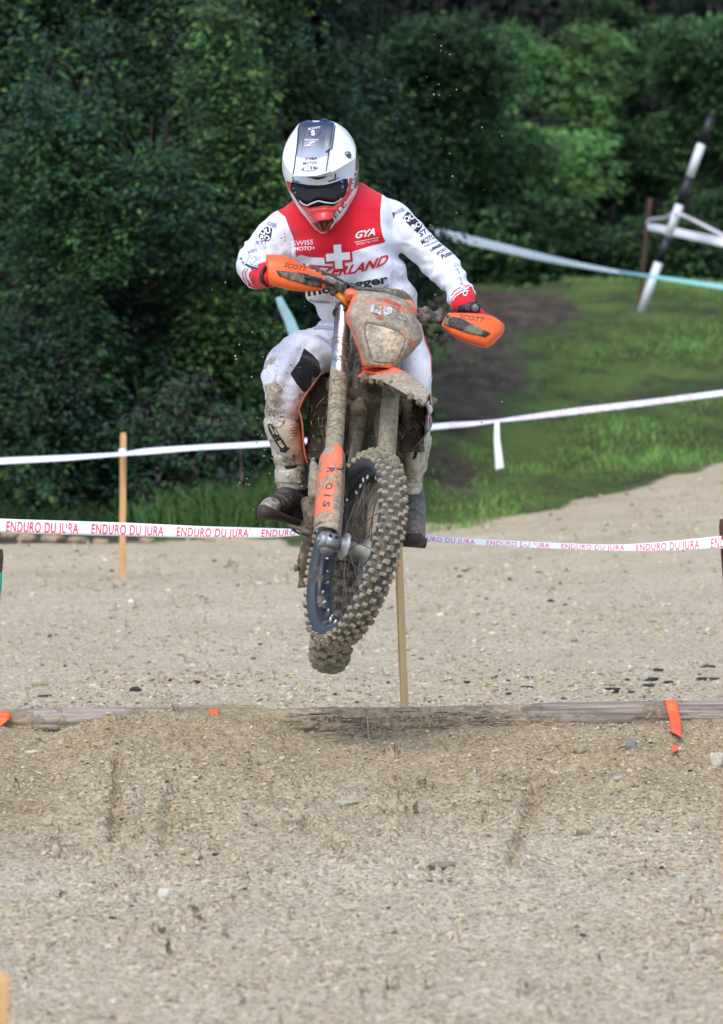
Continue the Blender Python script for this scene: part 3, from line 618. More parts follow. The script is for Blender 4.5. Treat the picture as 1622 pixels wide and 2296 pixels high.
# trees on the right, built from drooping sprays
def spray_tree(px, py, d, sprays, label, mixw, H=4.2, seed=0, leaf=.066, cat='tree'):
    base = P(px, py, d); base.z = Gs(base.x, base.y); root = thing('tree', base, label, cat); b = np.array(base); mb = MB(); V, Fc, Cc, off = [], [], [], 0
    mb.tube([base-Vector((0, 0, .2)), base+Vector((.12, .3, H*.3)), base+Vector((.0, .4, H*.4)), base+Vector((.05, .5, H*.48))], [.04, .035, .025, .01], 8)
    for (sx, sy, dd, ln, n) in sprays:
        tip = np.array(P(sx, sy, d+dd)); st = np.array([b[0]+.1, b[1]+.5, min(tip[2]+.25, b[2]+H)]); dr = tip-st; st[:2] = tip[:2]*.75+st[:2]*.25; h = unit(dr*np.array([1, 1, .0])+1e-6)
        mb.tube([base+Vector((0, .4, H*.4)), Vector(st), Vector((st+tip)/2+np.array([0, 0, .18])), Vector(tip)], [.018, .010, .007, .003], 5)
        k = n; t = rng.random((k, 1))**.8; ang = rng.uniform(-1.25, 1.25, (k, 1)); side = np.cross(h, [0, 0, 1.])
        q = tip - h*ln*.3 + (h*np.cos(ang)+side*np.sin(ang))*ln*(t-.12)*1.0
        q[:, 2] += .05-ln*.5*(t[:, 0])**2*.6 + rng.normal(0, .035, k) + .10*fbm(q*3, 2, seed)[:]
        layer = rng.integers(0, 3, k); q[:, 2] -= layer*.17; q[:, 1] += rng.normal(0, .08, k)
        m_ = 5; lc = np.repeat(q, m_, 0)+rng.normal(0, .045, (k*m_, 3))*np.array([1, 1, .45]); dv = np.repeat(h*np.cos(ang)+side*np.sin(ang), m_, 0)+rng.normal(0, .5, lc.shape)+np.array([0, 0, -.35])
        nv = unit(np.array([0, -.35, 1.])+rng.normal(0, .32, lc.shape)); v, f, c = leaves(lc, nv, dv, leaf*rng.uniform(.6, 1.3, len(lc)), tints(lc, mixw, seed+3), .42)
        V.append(v); Fc.append(f+off); Cc.append(c); off += len(v)
    me = mesh(np.concatenate(V), np.concatenate(Fc), False); colattr(me, np.concatenate(Cc)); link('crown', me, mleaf, root); link('trunk', mb.me(), mbark, root)
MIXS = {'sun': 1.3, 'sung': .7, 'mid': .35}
def sp(x0, x1, y0, y1, n, ln=(.28, .5), dd=(-.5, .4), c=190):
    return [(random.uniform(x0, x1), random.uniform(y0, y1), random.uniform(*dd), random.uniform(*ln), c) for _ in range(n)]
spray_tree(1165, 650, 53, sp(1070, 1260, 300, 450, 9)+sp(1010, 1240, 400, 520, 8)+[(1200, 300, -.8, .5, 220), (1150, 370, -.9, .55, 240), (1240, 420, -.8, .5, 220), (1190, 445, -.9, .45, 200), (1095, 405, -.9, .5, 220), (1330, 330, -.5, .4, 150)],
           'bright layered tree in the middle distance to the right of the helmet', MIXS, 3.4, 61)
spray_tree(1210, 650, 54.5, sp(1080, 1360, 70, 240, 13)+[(1150, 90, -.6, .55, 240), (1260, 150, -.6, .6, 240), (1300, 200, -.5, .5, 200), (1110, 190, -.6, .5, 200)], 'tall tree with pale sunny sprays high above the right arm', MIXS, 5.2, 71)
spray_tree(1560, 640, 55, sp(1450, 1720, 60, 330, 16), 'feathery tree in the top right corner behind the striped pole', {'mid': 1, 'sun': .9, 'dark': .4}, 5.2, 81)
spray_tree(960, 650, 52, sp(860, 1080, 200, 420, 14)+sp(860, 1060, 400, 480, 6), 'mid green tree just right of the helmet', {'mid': 1, 'sun': .8, 'dark': .5}, 4.2, 91)
spray_tree(1120, 660, 52, sp(900, 1260, 440, 600, 24, (.3, .5)), 'low spreading tree above the pale blue tape', {'mid': 1, 'sun': .6, 'dark': .6}, 2.0, 101)
spray_tree(1330, 655, 52.5, sp(1180, 1420, 520, 630, 16, (.25, .45)), 'low dark bush right of the bright tree, on top of the grass bank', {'mid': .7, 'dark': 1, 'blue': .3}, 1.4, 111, cat='bush')
spray_tree(1520, 650, 52.5, sp(1400, 1700, 440, 640, 20, (.25, .45)), 'dark bush behind the foot of the striped pole', {'mid': .6, 'dark': 1.2, 'lime': .1}, 1.8, 121, cat='bush')
spray_tree(860, 660, 50, sp(760, 960, 480, 640, 12, (.3, .5)), 'dark green bush behind the right shoulder of the rider', {'mid': .6, 'dark': 1.2}, 1.8, 131, cat='bush')
spray_tree(340, 1190, 37.6, [(random.uniform(*q[:2]), random.uniform(*q[2:4]), -1.5+random.uniform(-.2, .2), random.uniform(.22, .4), 150) for q in ((250, 460, 340, 470), (30, 210, 230, 330), (60, 230, 420, 520)) for _ in range(7)],
           'leafy tree with light hanging sprays at upper left, over the thin stake', {'mid': .8, 'dark': .9, 'blue': .8, 'lime': .08}, 3.4, 201, leaf=.05)
spray_tree(540, 1185, 37.8, [(random.uniform(*q[:2]), random.uniform(*q[2:4]), -1.4+random.uniform(-.2, .2), random.uniform(.2, .34), 150) for q in ((470, 560, 0, 340), (470, 560, 0, 200), (590, 650, 300, 560), (440, 620, 560, 760)) for _ in range(6)],
           'slim tree with a yellow-green branch hanging left of the helmet', {'lime': .35, 'mid': 1, 'dark': .5}, 3.6, 211, leaf=.05)
spray_tree(120, 1195, 37.0, [(random.uniform(*q[:2]), random.uniform(*q[2:4]), -1.0+random.uniform(-.2, .2), random.uniform(.2, .36), 140) for q in ((0, 200, 640, 800), (40, 330, 850, 1000), (380, 560, 880, 1040)) for _ in range(7)],
           'arching bush with mid green sprays in front of the dusky bushes at left', {'mid': .7, 'dark': .8, 'blue': .6, 'plum': .5}, 1.7, 221, leaf=.05, cat='bush')
spray_tree(1010, 640, 51.5, sp(860, 1120, -40, 220, 16), 'dark tree leaning over the rider from above, right of the helmet', {'mid': 1, 'sun': .3, 'dark': .9}, 5.0, 141)
spray_tree(1400, 640, 56, sp(1300, 1500, -40, 260, 14), 'dim tree between the tall bright tree and the top right corner', {'mid': 1, 'sun': .35, 'dark': .8}, 5.2, 151)
spray_tree(1450, 640, 55.5, sp(1290, 1700, 260, 470, 22), 'shaded tree directly behind the middle of the striped pole', {'mid': 1, 'sun': .25, 'dark': 1.1}, 3.6, 161)
spray_tree(1060, 640, 55, sp(930, 1120, 200, 420, 14), 'shaded tree in the dark gap between the two bright ones', {'mid': .8, 'dark': 1.3}, 3.8, 171)
# the far wood: one dark mass behind everything, gap shade put into its colour
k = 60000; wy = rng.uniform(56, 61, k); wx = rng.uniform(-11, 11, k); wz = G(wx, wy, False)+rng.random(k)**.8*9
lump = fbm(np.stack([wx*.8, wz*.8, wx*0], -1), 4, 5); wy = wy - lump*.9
pos = np.stack([wx, wy, wz], -1); v, f, c = leaves(pos, unit(np.array([0, -.5, .8])+rng.normal(0, .5, (k, 3))), rng.normal(size=(k, 3)), .19*rng.uniform(.6, 1.4, k), tints(pos, {'deep_shade': 1.5, 'dark': .6}, 300))
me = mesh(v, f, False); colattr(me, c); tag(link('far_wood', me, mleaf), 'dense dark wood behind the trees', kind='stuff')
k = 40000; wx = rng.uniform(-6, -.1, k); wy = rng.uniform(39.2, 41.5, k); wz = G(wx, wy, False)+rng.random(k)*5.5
pos = np.stack([wx, wy, wz], -1); v, f, c = leaves(pos, unit(np.array([0, -.3, .8])+rng.normal(0, .5, (k, 3))), rng.normal(size=(k, 3)), .12*rng.uniform(.6, 1.4, k), tints(pos, {'deep_shade': 1.2, 'dark': .6}, 330))  # shade of the hedge gaps is put into the leaf colour
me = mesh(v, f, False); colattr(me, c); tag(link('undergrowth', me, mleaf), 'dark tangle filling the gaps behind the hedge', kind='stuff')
# ---------------------------------------------------------------- grass
def blades(x, y, h, w, col, lean=.35):
    n = len(x); z = G(x, y, False); a = rng.uniform(0, 2*math.pi, n); dx = np.stack([np.cos(a)*w, np.sin(a)*w*.4, a*0], -1); b = np.stack([x, y, z-.01], -1)
    ln = rng.normal(0, lean, (n, 2))*h[:, None]; tip = b + np.stack([ln[:, 0], ln[:, 1], h], -1); mid = b + np.stack([ln[:, 0]*.3, ln[:, 1]*.3, h*.6], -1)
    v = np.stack([b-dx, b+dx, mid-dx*.8, mid+dx*.8, tip], 1); f = np.array([(0, 1, 3), (0, 3, 2), (2, 3, 4)])[None]+np.arange(n)[:, None, None]*5
    return v.reshape(-1, 3), f.reshape(-1, 3), np.repeat(col, 5, 0)
k = 120000; gx_ = rng.uniform(-3.6, 5, k); gy_ = 35.2+rng.random(k)*16.5; ok = ((gx_ > -.2) | (np.abs(gx_+.78) < .3)) & (gy_ > edge_y(gx_)+.25*fbm(np.stack([gx_*1.5, gy_*.8, gx_*0], -1), 4, 71)-.1) & ((gx_ > -.2) | (gy_ < 37.5)); gx_, gy_ = gx_[ok], gy_[ok]
q_x, q_y, _ = Q(np.stack([gx_, gy_, G(gx_, gy_, False)], -1)); dsd = 55*fbm(np.stack([gx_*1.5, gy_*.8, gx_*0], -1), 4, 71)+sdist(q_x, q_y, [(985, 640), (1150, 655), (1250, 645), (1290, 700), (1225, 800), (1180, 900), (1060, 1000), (1010, 1060), (950, 1060), (940, 700)])+28*fbm(np.stack([q_x/60, q_y/40, q_x*0], -1), 3, 8)
ok = (dsd < 0) | (rng.random(len(dsd)) < .16); gx_, gy_ = gx_[ok], gy_[ok]; n_ = fbm(np.stack([gx_*1.1, gy_*.7, gx_*0], -1), 3, 15)
thin = rng.random(len(gx_)) < np.clip(.6+1.2*n_+.6*vn(np.stack([gx_*7, gy_*4, gx_*0], -1), 3), .05, 1); gx_, gy_, n_ = gx_[thin], gy_[thin], n_[thin]
h = np.clip(.026+.030*n_, .012, .09)*rng.uniform(.5, 1.6, len(gx_)); c = np.array([.10, .175, .042])*(1+.7*n_[:, None])*rng.uniform(.6, 1.4, (len(gx_), 1)); dry = rng.random(len(gx_)) < .08; c[dry] = np.array([.20, .17, .08])
v, f, c = blades(gx_, gy_, h, .006*np.ones(len(gx_)), c); me = mesh(v, f, False); colattr(me, c); tag(link('grass', me, leafmat('grass_blade', .6)), 'short patchy grass on the bank', kind='stuff')
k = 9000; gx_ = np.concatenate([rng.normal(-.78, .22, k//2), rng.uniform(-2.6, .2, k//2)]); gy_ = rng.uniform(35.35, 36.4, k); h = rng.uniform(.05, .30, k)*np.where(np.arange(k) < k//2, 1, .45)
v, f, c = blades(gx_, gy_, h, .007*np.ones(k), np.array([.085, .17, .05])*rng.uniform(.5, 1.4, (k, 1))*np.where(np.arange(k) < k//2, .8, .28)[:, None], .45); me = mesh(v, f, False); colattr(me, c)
tag(link('long_grass', me, mleaf), 'long fresh grass and weeds at the foot of the hedge', kind='stuff')
# a dry stalk standing in front of the log and one by the orange tape
mdry = mat('dry_stalk', (.50, .47, .33), .7)
mb = MB(); mb.tube([P(824, 1606, 20.3), P(826, 1640, 20.3), P(827, 1674, 20.3)], .0012, 5); tag(link('straw', mb.me(), mdry, origin=P(827, 1674, 20.3)), 'thin dry straw standing upright in front of the middle of the log', 'straw')
mb = MB(); mb.tube([P(1502, 1655, 20.28), P(1503, 1698, 20.28)], .0014, 5); tag(link('straw', mb.me(), mdry, origin=P(1503, 1698, 20.28)), 'short dry straw in the slope below the orange tape at right', 'straw')
mb = MB(); mb.tube([P(540, 1005, 34.2), P(541, 1060, 34.2), P(538, 1130, 34.2)], .0035, 5); tag(link('stalk', mb.me(), mw3, origin=P(538, 1130, 34.2)), 'thin brown dead stalk standing left of the white boot, in front of the bushes', 'stalk')
mb = MB(); mb.tube([P(-5, 1674, 20.1), P(30, 1680, 20.08), P(75, 1692, 20.05)], .002, 5); tag(link('twig', mb.me(), mw3, origin=P(30, 1684, 20.08)), 'thin dark twig lying on the slope at the left edge', 'twig')
# ================================================================ MOTORCYCLE
def U(v): return Vector(v).normalized()
Cf = P(797, 1232, 20.0)                                   # front axle
nA = U((-.912, -.31, .266)); uA = Vector((.077, .56, .83)); uA = (uA - nA*uA.dot(nA)).normalized(); fA = uA.cross(nA).normalized()
if fA.y > 0: fA = -fA
Fw = (fA*math.cos(math.radians(27)) - uA*math.sin(math.radians(27))).normalized()
def S3(n, f, u): return Cf + nA*n + fA*f + uA*u          # steering frame: n to picture left, f forward, u up the fork
Cr = P(764, 1300, 21.45); Fm = (Cf-Cr).normalized(); Lm = Vector((-math.cos(.14), 0, math.sin(.14))); Lm = (Lm-Fm*Lm.dot(Fm)).normalized(); Um = Fm.cross(Lm); Um = Um if Um.z > 0 else -Um
def B3(a, l, h): return Cr + Fm*a + Lm*l + Um*h          # chassis frame
bike = thing('motorcycle', P(764, 1512, 20.8), 'mud-caked orange enduro motorcycle in mid air above the log, front wheel turned', 'motorcycle')
ORC = (.90, .125, .022)
m_or = mat('orange_plastic', (.92, .14, .028), .42, mud=.37, mudscale=26, mudcol=(.52, .24, .12), spec=.4, specks=.40, speckcol=(.22, .15, .09), speckscale=100)
m_orm = mat('muddy_orange_plastic', (.88, .19, .085), .45, mud=.545, mudscale=11, mudcol=(.36, .285, .20), wmud='wm', bump=.002, bumpscale=160, specks=.35, speckcol=(.10, .08, .055), speckscale=110)
m_mud = mat('dried_mud', (.16, .125, .085), .9, mud=.52, mudscale=22, mudcol=(.25, .20, .135), bump=.004, bumpscale=90)
m_dk = mat('dark_muddy_metal', (.06, .052, .044), .6, mud=.55, mudscale=18, mudcol=(.19, .15, .10), bump=.003, bumpscale=80)
m_brn = mat('brown_muddy_metal', (.075, .055, .036), .75, mud=.5, mudscale=10, mudcol=(.135, .10, .064), bump=.003, bumpscale=60)
m_blk = mat('black_plastic', (.018, .018, .02), .45, mud=.30, mudscale=26)
m_blm = mat('muddy_black_plastic', (.03, .03, .03), .55, mud=.50, mudscale=24, mudcol=(.20, .165, .115), bump=.002, bumpscale=140)
m_chr = mat('chrome_tube', (.50, .51, .52), .32, 1.0, mud=.42, mudscale=12, mudcol=(.30, .245, .165), wmud='wm', bump=.0012, bumpscale=120)
m_alu = mat('aluminium', (.32, .33, .34), .5, .7, mud=.47, mudscale=20, mudcol=(.33, .29, .22))
m_tyr = mat('tyre_rubber', (.10, .09, .075), .85, mud=.60, mudscale=34, mudcol=(.31, .26, .175), wmud='wm', bump=.003, bumpscale=150)
m_side = mat('tyre_sidewall', (.045, .052, .066), .55, mud=.40, mudscale=16, mudcol=(.115, .096, .072), wmud='wm', bump=.002, bumpscale=120)
m_rim = mat('rim', (.022, .027, .040), .35, .3, mud=.42, mudscale=15, mudcol=(.13, .11, .08))
m_cab = mat('cable', (.10, .10, .095), .5, mud=.4, mudscale=40)
def wm0(me, v=0.0): attr(me, 'wm', np.full(len(me.vertices), v)); return me
# ---- wheel builder
def wheel(name, C, ax, up, fw, R, rc, wd, rim_r, nk, rows, side_sign, label=None, steer=True):
    root = bpy.data.objects.new(name, None); COL.objects.link(root); root.parent = bike; root.location = C-ORG[bike]; ORG[root] = Vector(C)
    W = lambda a, r, t: Vector(C) + Vector(ax)*a + (Vector(up)*math.cos(t) + Vector(fw)*math.sin(t))*r
    n = 144; prof = []
    for j in range(17):                      # tyre section from bead to bead
        b = math.radians(-128 + 256*j/16); prof.append((math.sin(b)*wd, R-rc + math.cos(b)*rc))
    v = [W(a, r, 2*math.pi*i/n) for i in range(n) for a, r in prof]; m = len(prof)
    f = [(i*m+j, i*m+(j+1) % m, ((i+1) % n)*m+(j+1) % m, ((i+1) % n)*m+j) for i in range(n) for j in range(m)]
    me = fix(mesh(v, f)); attr(me, 'wm', np.tile(np.array([.20 if 4 <= j <= 12 else .0 if j in (3, 13) else -.06 for j in range(17)]), n)); link('tyre', me, m_side, root)
    mb = MB()
    for i in range(nk):
        for j, (b, w, l, h) in enumerate(rows[i % 2]):
            b += random.uniform(-.05, .05); t = 2*math.pi*(i+random.uniform(-.18, .18))/nk; hh = h*random.uniform(.7, 1.2); w *= random.uniform(.85, 1.2); l *= random.uniform(.85, 1.2)
            rad = lambda rr, bb: (math.sin(bb)*wd*(rr/rc), R-rc+math.cos(bb)*rr)
            vv = []
            for rr, kk in ((rc*.93, 1.5), (rc+hh*.72, 1.05), (rc+hh, .76)):
                for (db, dt) in ((-1, -1), (1, -1), (1, 1), (-1, 1)):
                    a_, r_ = rad(rr, b+db*w*kk/rc/2); vv.append(W(a_, r_, t+dt*l*kk/R/2))
            mb.add(vv, [(0, 1, 5, 4), (1, 2, 6, 5), (2, 3, 7, 6), (3, 0, 4, 7), (4, 5, 9, 8), (5, 6, 10, 9), (6, 7, 11, 10), (7, 4, 8, 11), (8, 9, 10, 11)])
    me = mb.me(False); wm0(me, .05); kn = link('tread_knobs', me, m_tyr, root); kn['kind'] = 'stuff'
    rp = [(-wd*.62, rim_r+.012), (-wd*.66, rim_r+.002), (-wd*.5, rim_r-.006), (-wd*.3, rim_r-.016), (wd*.3, rim_r-.016), (wd*.5, rim_r-.006), (wd*.66, rim_r+.002), (wd*.62, rim_r+.012), (wd*.4, rim_r+.004), (-wd*.4, rim_r+.004)]
    m = len(rp); v = [W(a, r, 2*math.pi*i/n) for i in range(n) for a, r in rp]
    f = [(i*m+j, i*m+(j+1) % m, ((i+1) % n)*m+(j+1) % m, ((i+1) % n)*m+j) for i in range(n) for j in range(m)]
    link('rim', fix(mesh(v, f)), m_rim, root)
    mb = MB()                                 # hub: waist and two flanges
    prf = [(-.060, .016), (-.060, .026), (-.044, .028), (-.042, .046), (-.034, .047), (-.030, .026), (0, .023), (.030, .027), (.034, .047), (.042, .046), (.046, .030), (.058, .024), (.058, .014)]
    k = 32; v = [W(a, r, 2*math.pi*i/k) for i in range(k) for a, r in prf]; m = len(prf)
    f = [(i*m+j, i*m+j+1, ((i+1) % k)*m+j+1, ((i+1) % k)*m+j) for i in range(k) for j in range(m-1)]
    f += [tuple(i*m for i in range(k)), tuple(i*m+m-1 for i in range(k))]; link('hub', fix(mesh(v, f)), m_alu, root)
    msp = m_alu
    for i in range(36):
        s_ = -1 if i % 2 else 1; t = 2*math.pi*i/36; dt = (1 if (i//2) % 2 else -1)*.62
        a0 = W(s_*.038, .042, t+dt); a1 = W(s_*.006*(-1 if i % 4 < 2 else 1), rim_r-.016, t); mb = MB(); mb.tube([a0, a1], .0016, 5); me = mb.me(); link('spoke', me, m_spk, root)
        mb = MB(); d_ = (a0-a1).normalized(); mb.tube([a1, a1+d_*.012, a1+d_*.017], [.0042, .0040, .0018], 6); link('spoke_nipple', mb.me(), m_nip, root)
    mb = MB(); ro, ri, a0 = (.128, .104, -side_sign*.068) if steer else (.11, .088, side_sign*.07); k = 72     # wavy brake disc
    v = []
    for i in range(k):
        t = 2*math.pi*i/k; w = .004*math.sin(t*9)
        for a, r in ((a0-.0018, ro+w), (a0+.0018, ro+w), (a0+.0018, ri+w), (a0-.0018, ri+w)): v.append(W(a, r, t))
    f = [(i*4+j, i*4+(j+1) % 4, ((i+1) % k)*4+(j+1) % 4, ((i+1) % k)*4+j) for i in range(k) for j in range(4)]
    mb.add(v, f)
    for i in range(6):
        t = 2*math.pi*i/6; mb.tube([W(a0, .028, t-.35), W(a0, ri+.004, t+.1)], .006, 5)
    link('brake_disc', mb.me(False), m_alu, root); return root
m_spk = mat('spoke_steel', (.10, .095, .085), .5, .3); m_nip = mat('nipple', (.75, .76, .78), .35, .4)
rowsF = [[(-1.25, .012, .013, .010), (-.42, .0125, .012, .012), (.42, .0125, .012, .012), (1.25, .012, .013, .010)], [(-.88, .012, .012, .012), (0, .014, .012, .012), (.88, .012, .012, .012)]]
rowsR = [[(-1.15, .018, .020, .014), (-.38, .022, .018, .015), (.38, .022, .018, .015), (1.15, .018, .020, .014)], [(-.75, .018, .018, .015), (0, .026, .018, .015), (.75, .018, .018, .015)]]
wheel('front_wheel', Cf, nA, uA, fA, .335, .040, .044, .272, 90, rowsF, 1)
wheel('rear_wheel', Cr, Lm, Um, Fm, .325, .058, .062, .245, 72, rowsR, -1, steer=False)
# ---- fork legs
for sg in (1, -1):
    q = [S3(.095*sg, -.012, u) for u in (.02, .30, .52)]; mb = MB()
    mb.tube([S3(.095*sg, -.012, u) for u in (-.01, .15, .42)], [.024, .024, .024], 20); link('fork_slider', wm0(mb.me(), .1), m_chr, bike)
    us = [.33, .345, .36, .60, .62, .64, .80, .88, .93]; rs = [.031, .0325, .031, .0305, .033, .030, .0285, .0285, .0285]
    mb = MB(); mb.tube([S3(.095*sg, -.012, u) for u in smooth_pts([(a,) for a in us], 4)[:, 0]], list(smooth_pts([(a,) for a in rs], 4)[:, 0]), 24); me = mb.me()
    disp(me, lambda c, n: .0014*fbm(c*60, 3, 2)); _, yy, _ = Q(co(me)); attr(me, 'wm', np.interp(yy, [770, 800, 835], [-.16, .0, .22]))
    link('fork_tube', me, m_chr, bike)
    mb = MB(); mb.tube([S3(.095*sg, -.012, u) for u in (-.035, -.02, .02, .045)], [.020, .026, .028, .026], 18)   # axle clamp
    mb.tube([S3(.062*sg, 0, 0), S3(.118*sg, 0, 0), S3(.131*sg, 0, 0)], [.024, .026, .022], 18); mb.tube([S3(.131*sg, 0, 0), S3(.137*sg, 0, 0)], [.012, .012], 6)
    mb.box(S3(.095*sg, .022, -.005), nA*.020, fA*.012, uA*.022); link('axle_clamp', mb.me(), m_alm if sg > 0 else m_dk, bike) if False else link('axle_clamp', mb.me(), m_alu, bike)
    for k_ in (-1, 1):
        mb = MB(); mb.tube([S3(.095*sg+.011*k_, .030, .004), S3(.095*sg+.011*k_, .039, .004)], .0052, 6); link('bolt', mb.me(False), m_blk, bike)
    # guard: open shell round the front of the slider
    R_ = smooth_pts([(.028, .055, 1.00), (.10, .056, 1.0), (.22, .056, 1.0), (.31, .053, .98), (.345, .047, .85), (.372, .030, .60)], 6); v, n = [], 26
    for t_ in (0, .0035):
        for u, r, k_ in R_:
            for j in range(n):
                a = math.radians(-118+236*j/(n-1)); ca, sa = math.cos(a), math.sin(a); rr = r-t_
                v.append(S3(.095*sg + math.copysign(abs(sa)**.8, sa)*rr*.80, -.020+ca*rr*1.0 + (.008 if abs(sa) < .35 else 0), u + (.0 if u > .05 else .018*sa*sg)))
    m, T = len(R_), len(R_)*n
    f = [(o_+i*n+j, o_+i*n+j+1, o_+(i+1)*n+j+1, o_+(i+1)*n+j) for o_ in (0, T) for i in range(m-1) for j in range(n-1)]
    f += [(i*n+j, (i+1)*n+j, T+(i+1)*n+j, T+i*n+j) for i in range(m-1) for j in (0, n-1)] + [(i*n+j, i*n+j+1, T+i*n+j+1, T+i*n+j) for i in (0, m-1) for j in range(n-1)]
    me = fix(mesh(v, f)); x, y, _ = Q(co(me)); attr(me, 'wm', np.interp(y, [985, 1010, 1060, 1100, 1140, 1180, 1200], [-.20, -.12, -.04, -.05, -.10, .04, .0]) + np.where(x > np.interp(y, [990, 1200], [775, 735]), .22, .02))
    fg = link('fork_guard', me, m_orm, bike)
    if sg > 0: GUARD = (fg, me)
# ---- triple clamps
for u0, w in ((.615, .030), (.90, .026)):
    mb = MB(); mb.tube([S3(.125, -.012, u0), S3(.06, -.030, u0), S3(0, -.045, u0), S3(-.06, -.030, u0), S3(-.125, -.012, u0)], [.024 if u0 < .7 else .016, .020, .024, .020, .024 if u0 < .7 else .016], 14, flat=.9)
    link('triple_clamp', wm0(mb.me()), m_brn if u0 < .7 else m_blk, bike)
mb = MB(); mb.tube([S3(0, -.05, .56), S3(0, -.05, .88)], .028, 14); link('steering_stem', mb.me(), m_dk, bike)
# ---- handlebar with perches
barp = [(612, 607, 20.40), (665, 622, 20.43), (735, 641, 20.46), (775, 672, 20.50), (830, 692, 20.53), (900, 704, 20.56), (945, 702, 20.60), (1000, 715, 20.63), (1070, 733, 20.68), (1112, 744, 20.71)]
mb = MB(); mb.tube([P(*p) for p in smooth_pts(barp, 8)], .0135, 14); link('handlebar', mb.me(), m_blm, bike)
BAR = np.array([tuple(P(*p)) for p in smooth_pts(barp, 8)])
for p0, p1 in ((0, 14), (58, 72)):
    mb = MB(); mb.tube([Vector(q) for q in BAR[p0:p1]], .0175, 14); link('grip', mb.me(), m_blk, bike)
def lump(parts, size=.006, amp=.004, seed=0, it=2, sc_=45):
    me = voxel(parts, size, it); disp(me, lambda c, n: amp*fbm(c*sc_, 4, seed)+amp*.6*np.abs(vn(c*130, seed))); return me
def balls(lst):
    return [ball(P(x, y, d), r/654, 2) for x, y, d, r in lst]
me = lump(balls([(942, 702, 20.58, 11), (950, 712, 20.56, 12), (965, 704, 20.57, 11), (978, 708, 20.57, 11), (985, 699, 20.58, 9), (955, 696, 20.6, 9), (968, 716, 20.58, 9)])+[tube([P(935, 706, 20.58), P(1000, 715, 20.60)], .012, 12)], .005, .005, 4)
link('brake_perch', me, m_blm, bike)
me = lump(balls([(735, 634, 20.42, 12), (750, 641, 20.43, 13), (762, 646, 20.44, 12), (745, 652, 20.43, 10), (722, 640, 20.42, 10)])+[tube([P(715, 632, 20.42), P(775, 652, 20.46)], .013, 12)], .005, .005, 9)
link('clutch_perch', me, m_blm, bike)
for a in ([(966, 712, 20.56), (1000, 728, 20.53), (1050, 744, 20.53), (1092, 760, 20.56)], [(748, 640, 20.40), (710, 626, 20.34), (670, 618, 20.33), (632, 612, 20.34)]):
    mb = MB(); mb.tube([P(*p) for p in smooth_pts(a, 6)], .0055, 8, flat=1.5); link('lever', mb.me(), m_blk, bike)
# ---- hand guards
def guard(cols, d0, sl, dark, label, tx, seed, ref):
    v, f = loft([(x, a, b, d0+df, d0+db) for x, a, b, df, db in cols], 'x', slope=sl, slope2=-.25, ex=2.6, n=44, k=4); me = fix(mesh(v, f, True))
    x, y, _ = Q(co(me)); g = link('hand_guard', me, m_or, bike)
    return g, me
LG = [(597, 571, 590, .03, .09), (600, 570.5, 612, -.03, .08), (606, 570.5, 636, -.045, .07), (633, 571.5, 646, -.055, .05), (655, 580, 651, -.05, .045), (682, 594, 653.5, -.035, .04), (705, 606, 652, -.015, .035), (722, 616, 649, .0, .03), (730, 624, 644, .01, .025)]
RG = [(991, 725, 732, -.01, .02), (1004, 703, 744, -.02, .03), (1016, 701, 754, -.03, .035), (1049, 701.5, 769, -.05, .045), (1079, 703, 778, -.055, .055), (1092, 705.5, 780, -.055, .06), (1110, 710.5, 768, -.05, .07), (1127, 723, 749, -.03, .08), (1132, 728, 736, .02, .08)]
gl, glm = guard(LG, 20.33, .30, [], '', None, 1, None); gr, grm = guard(RG, 20.50, .30, [], '', None, 2, None)
def surf(me, org=None):
    c = co(me) + (np.array(org) if org is not None else 0); return BVHTree.FromPolygons([Vector(q) for q in c], [tuple(p.vertices) for p in me.polygons])
CAMP = Vector((0, 0, CZ))
def project(bvh, px, py, off=.002):
    d = (P(px, py, 20)-CAMP).normalized(); h = bvh.ray_cast(CAMP + d*15, d, 12)
    return None if h[0] is None else h[0]-d*off
def decal(name, parent, m, bvh, v2, f2, off=.002, thick=True):
    """flat print laid on a surface; v2 = grid points"""
    idx, out, nn = {}, [], 0
    for i, (x, y) in enumerate(v2):
        p = project(bvh, x, y, off)
        if p is not None: idx[i] = len(out); out.append(p)
    # drop triangles that would bridge a depth jump
    fs = [tuple(idx[i] for i in q) for q in f2 if all(i in idx for i in q) and max((out[idx[a]]-out[idx[b]]).length for a in q for b in q) < .05]
    if not fs: return None
    return link(name, mesh([tuple(p) for p in out], fs, True), m, parent)
def text_on(name, parent, m, bvh, s, x0, y0, x1, y1, h, shear=0., bold=.0, spacing=1.0, off=.002, vx=None, sub=2):
    """text whose baseline runs from (x0,y0) to (x1,y1), letters h tall; vx = direction of letter height"""
    v, f = text_mesh(s, shear, bold, spacing, sub); w = v[:, 0].max(); a = np.array([x1-x0, y1-y0])/w
    up = np.array(vx)/np.linalg.norm(vx) if vx is not None else np.array([a[1], -a[0]])/np.linalg.norm(a)
    pts = np.array([x0, y0])[None] + v[:, :1]*a[None] + v[:, 1:]*h*up[None]; return decal(name, parent, m, bvh, pts, f, off)
def poly_on(name, parent, m, bvh, poly, off=.002, step=7):
    bm = bmesh.new(); vs_ = [bm.verts.new((x, y, 0)) for x, y in poly]; bm.faces.new(vs_); bm.normal_update(); bmesh.ops.triangulate(bm, faces=bm.faces)
    for _ in range(5):
        L_ = [e for e in bm.edges if e.calc_length() > step]
        if not L_: break
        bmesh.ops.subdivide_edges(bm, edges=L_, cuts=1); bmesh.ops.triangulate(bm, faces=bm.faces)
    bm.verts.index_update(); v = [(q.co.x, q.co.y) for q in bm.verts]; f = [tuple(q.index for q in fc.verts) for fc in bm.faces]; bm.free()
    return decal(name, parent, m, bvh, v, f, off)
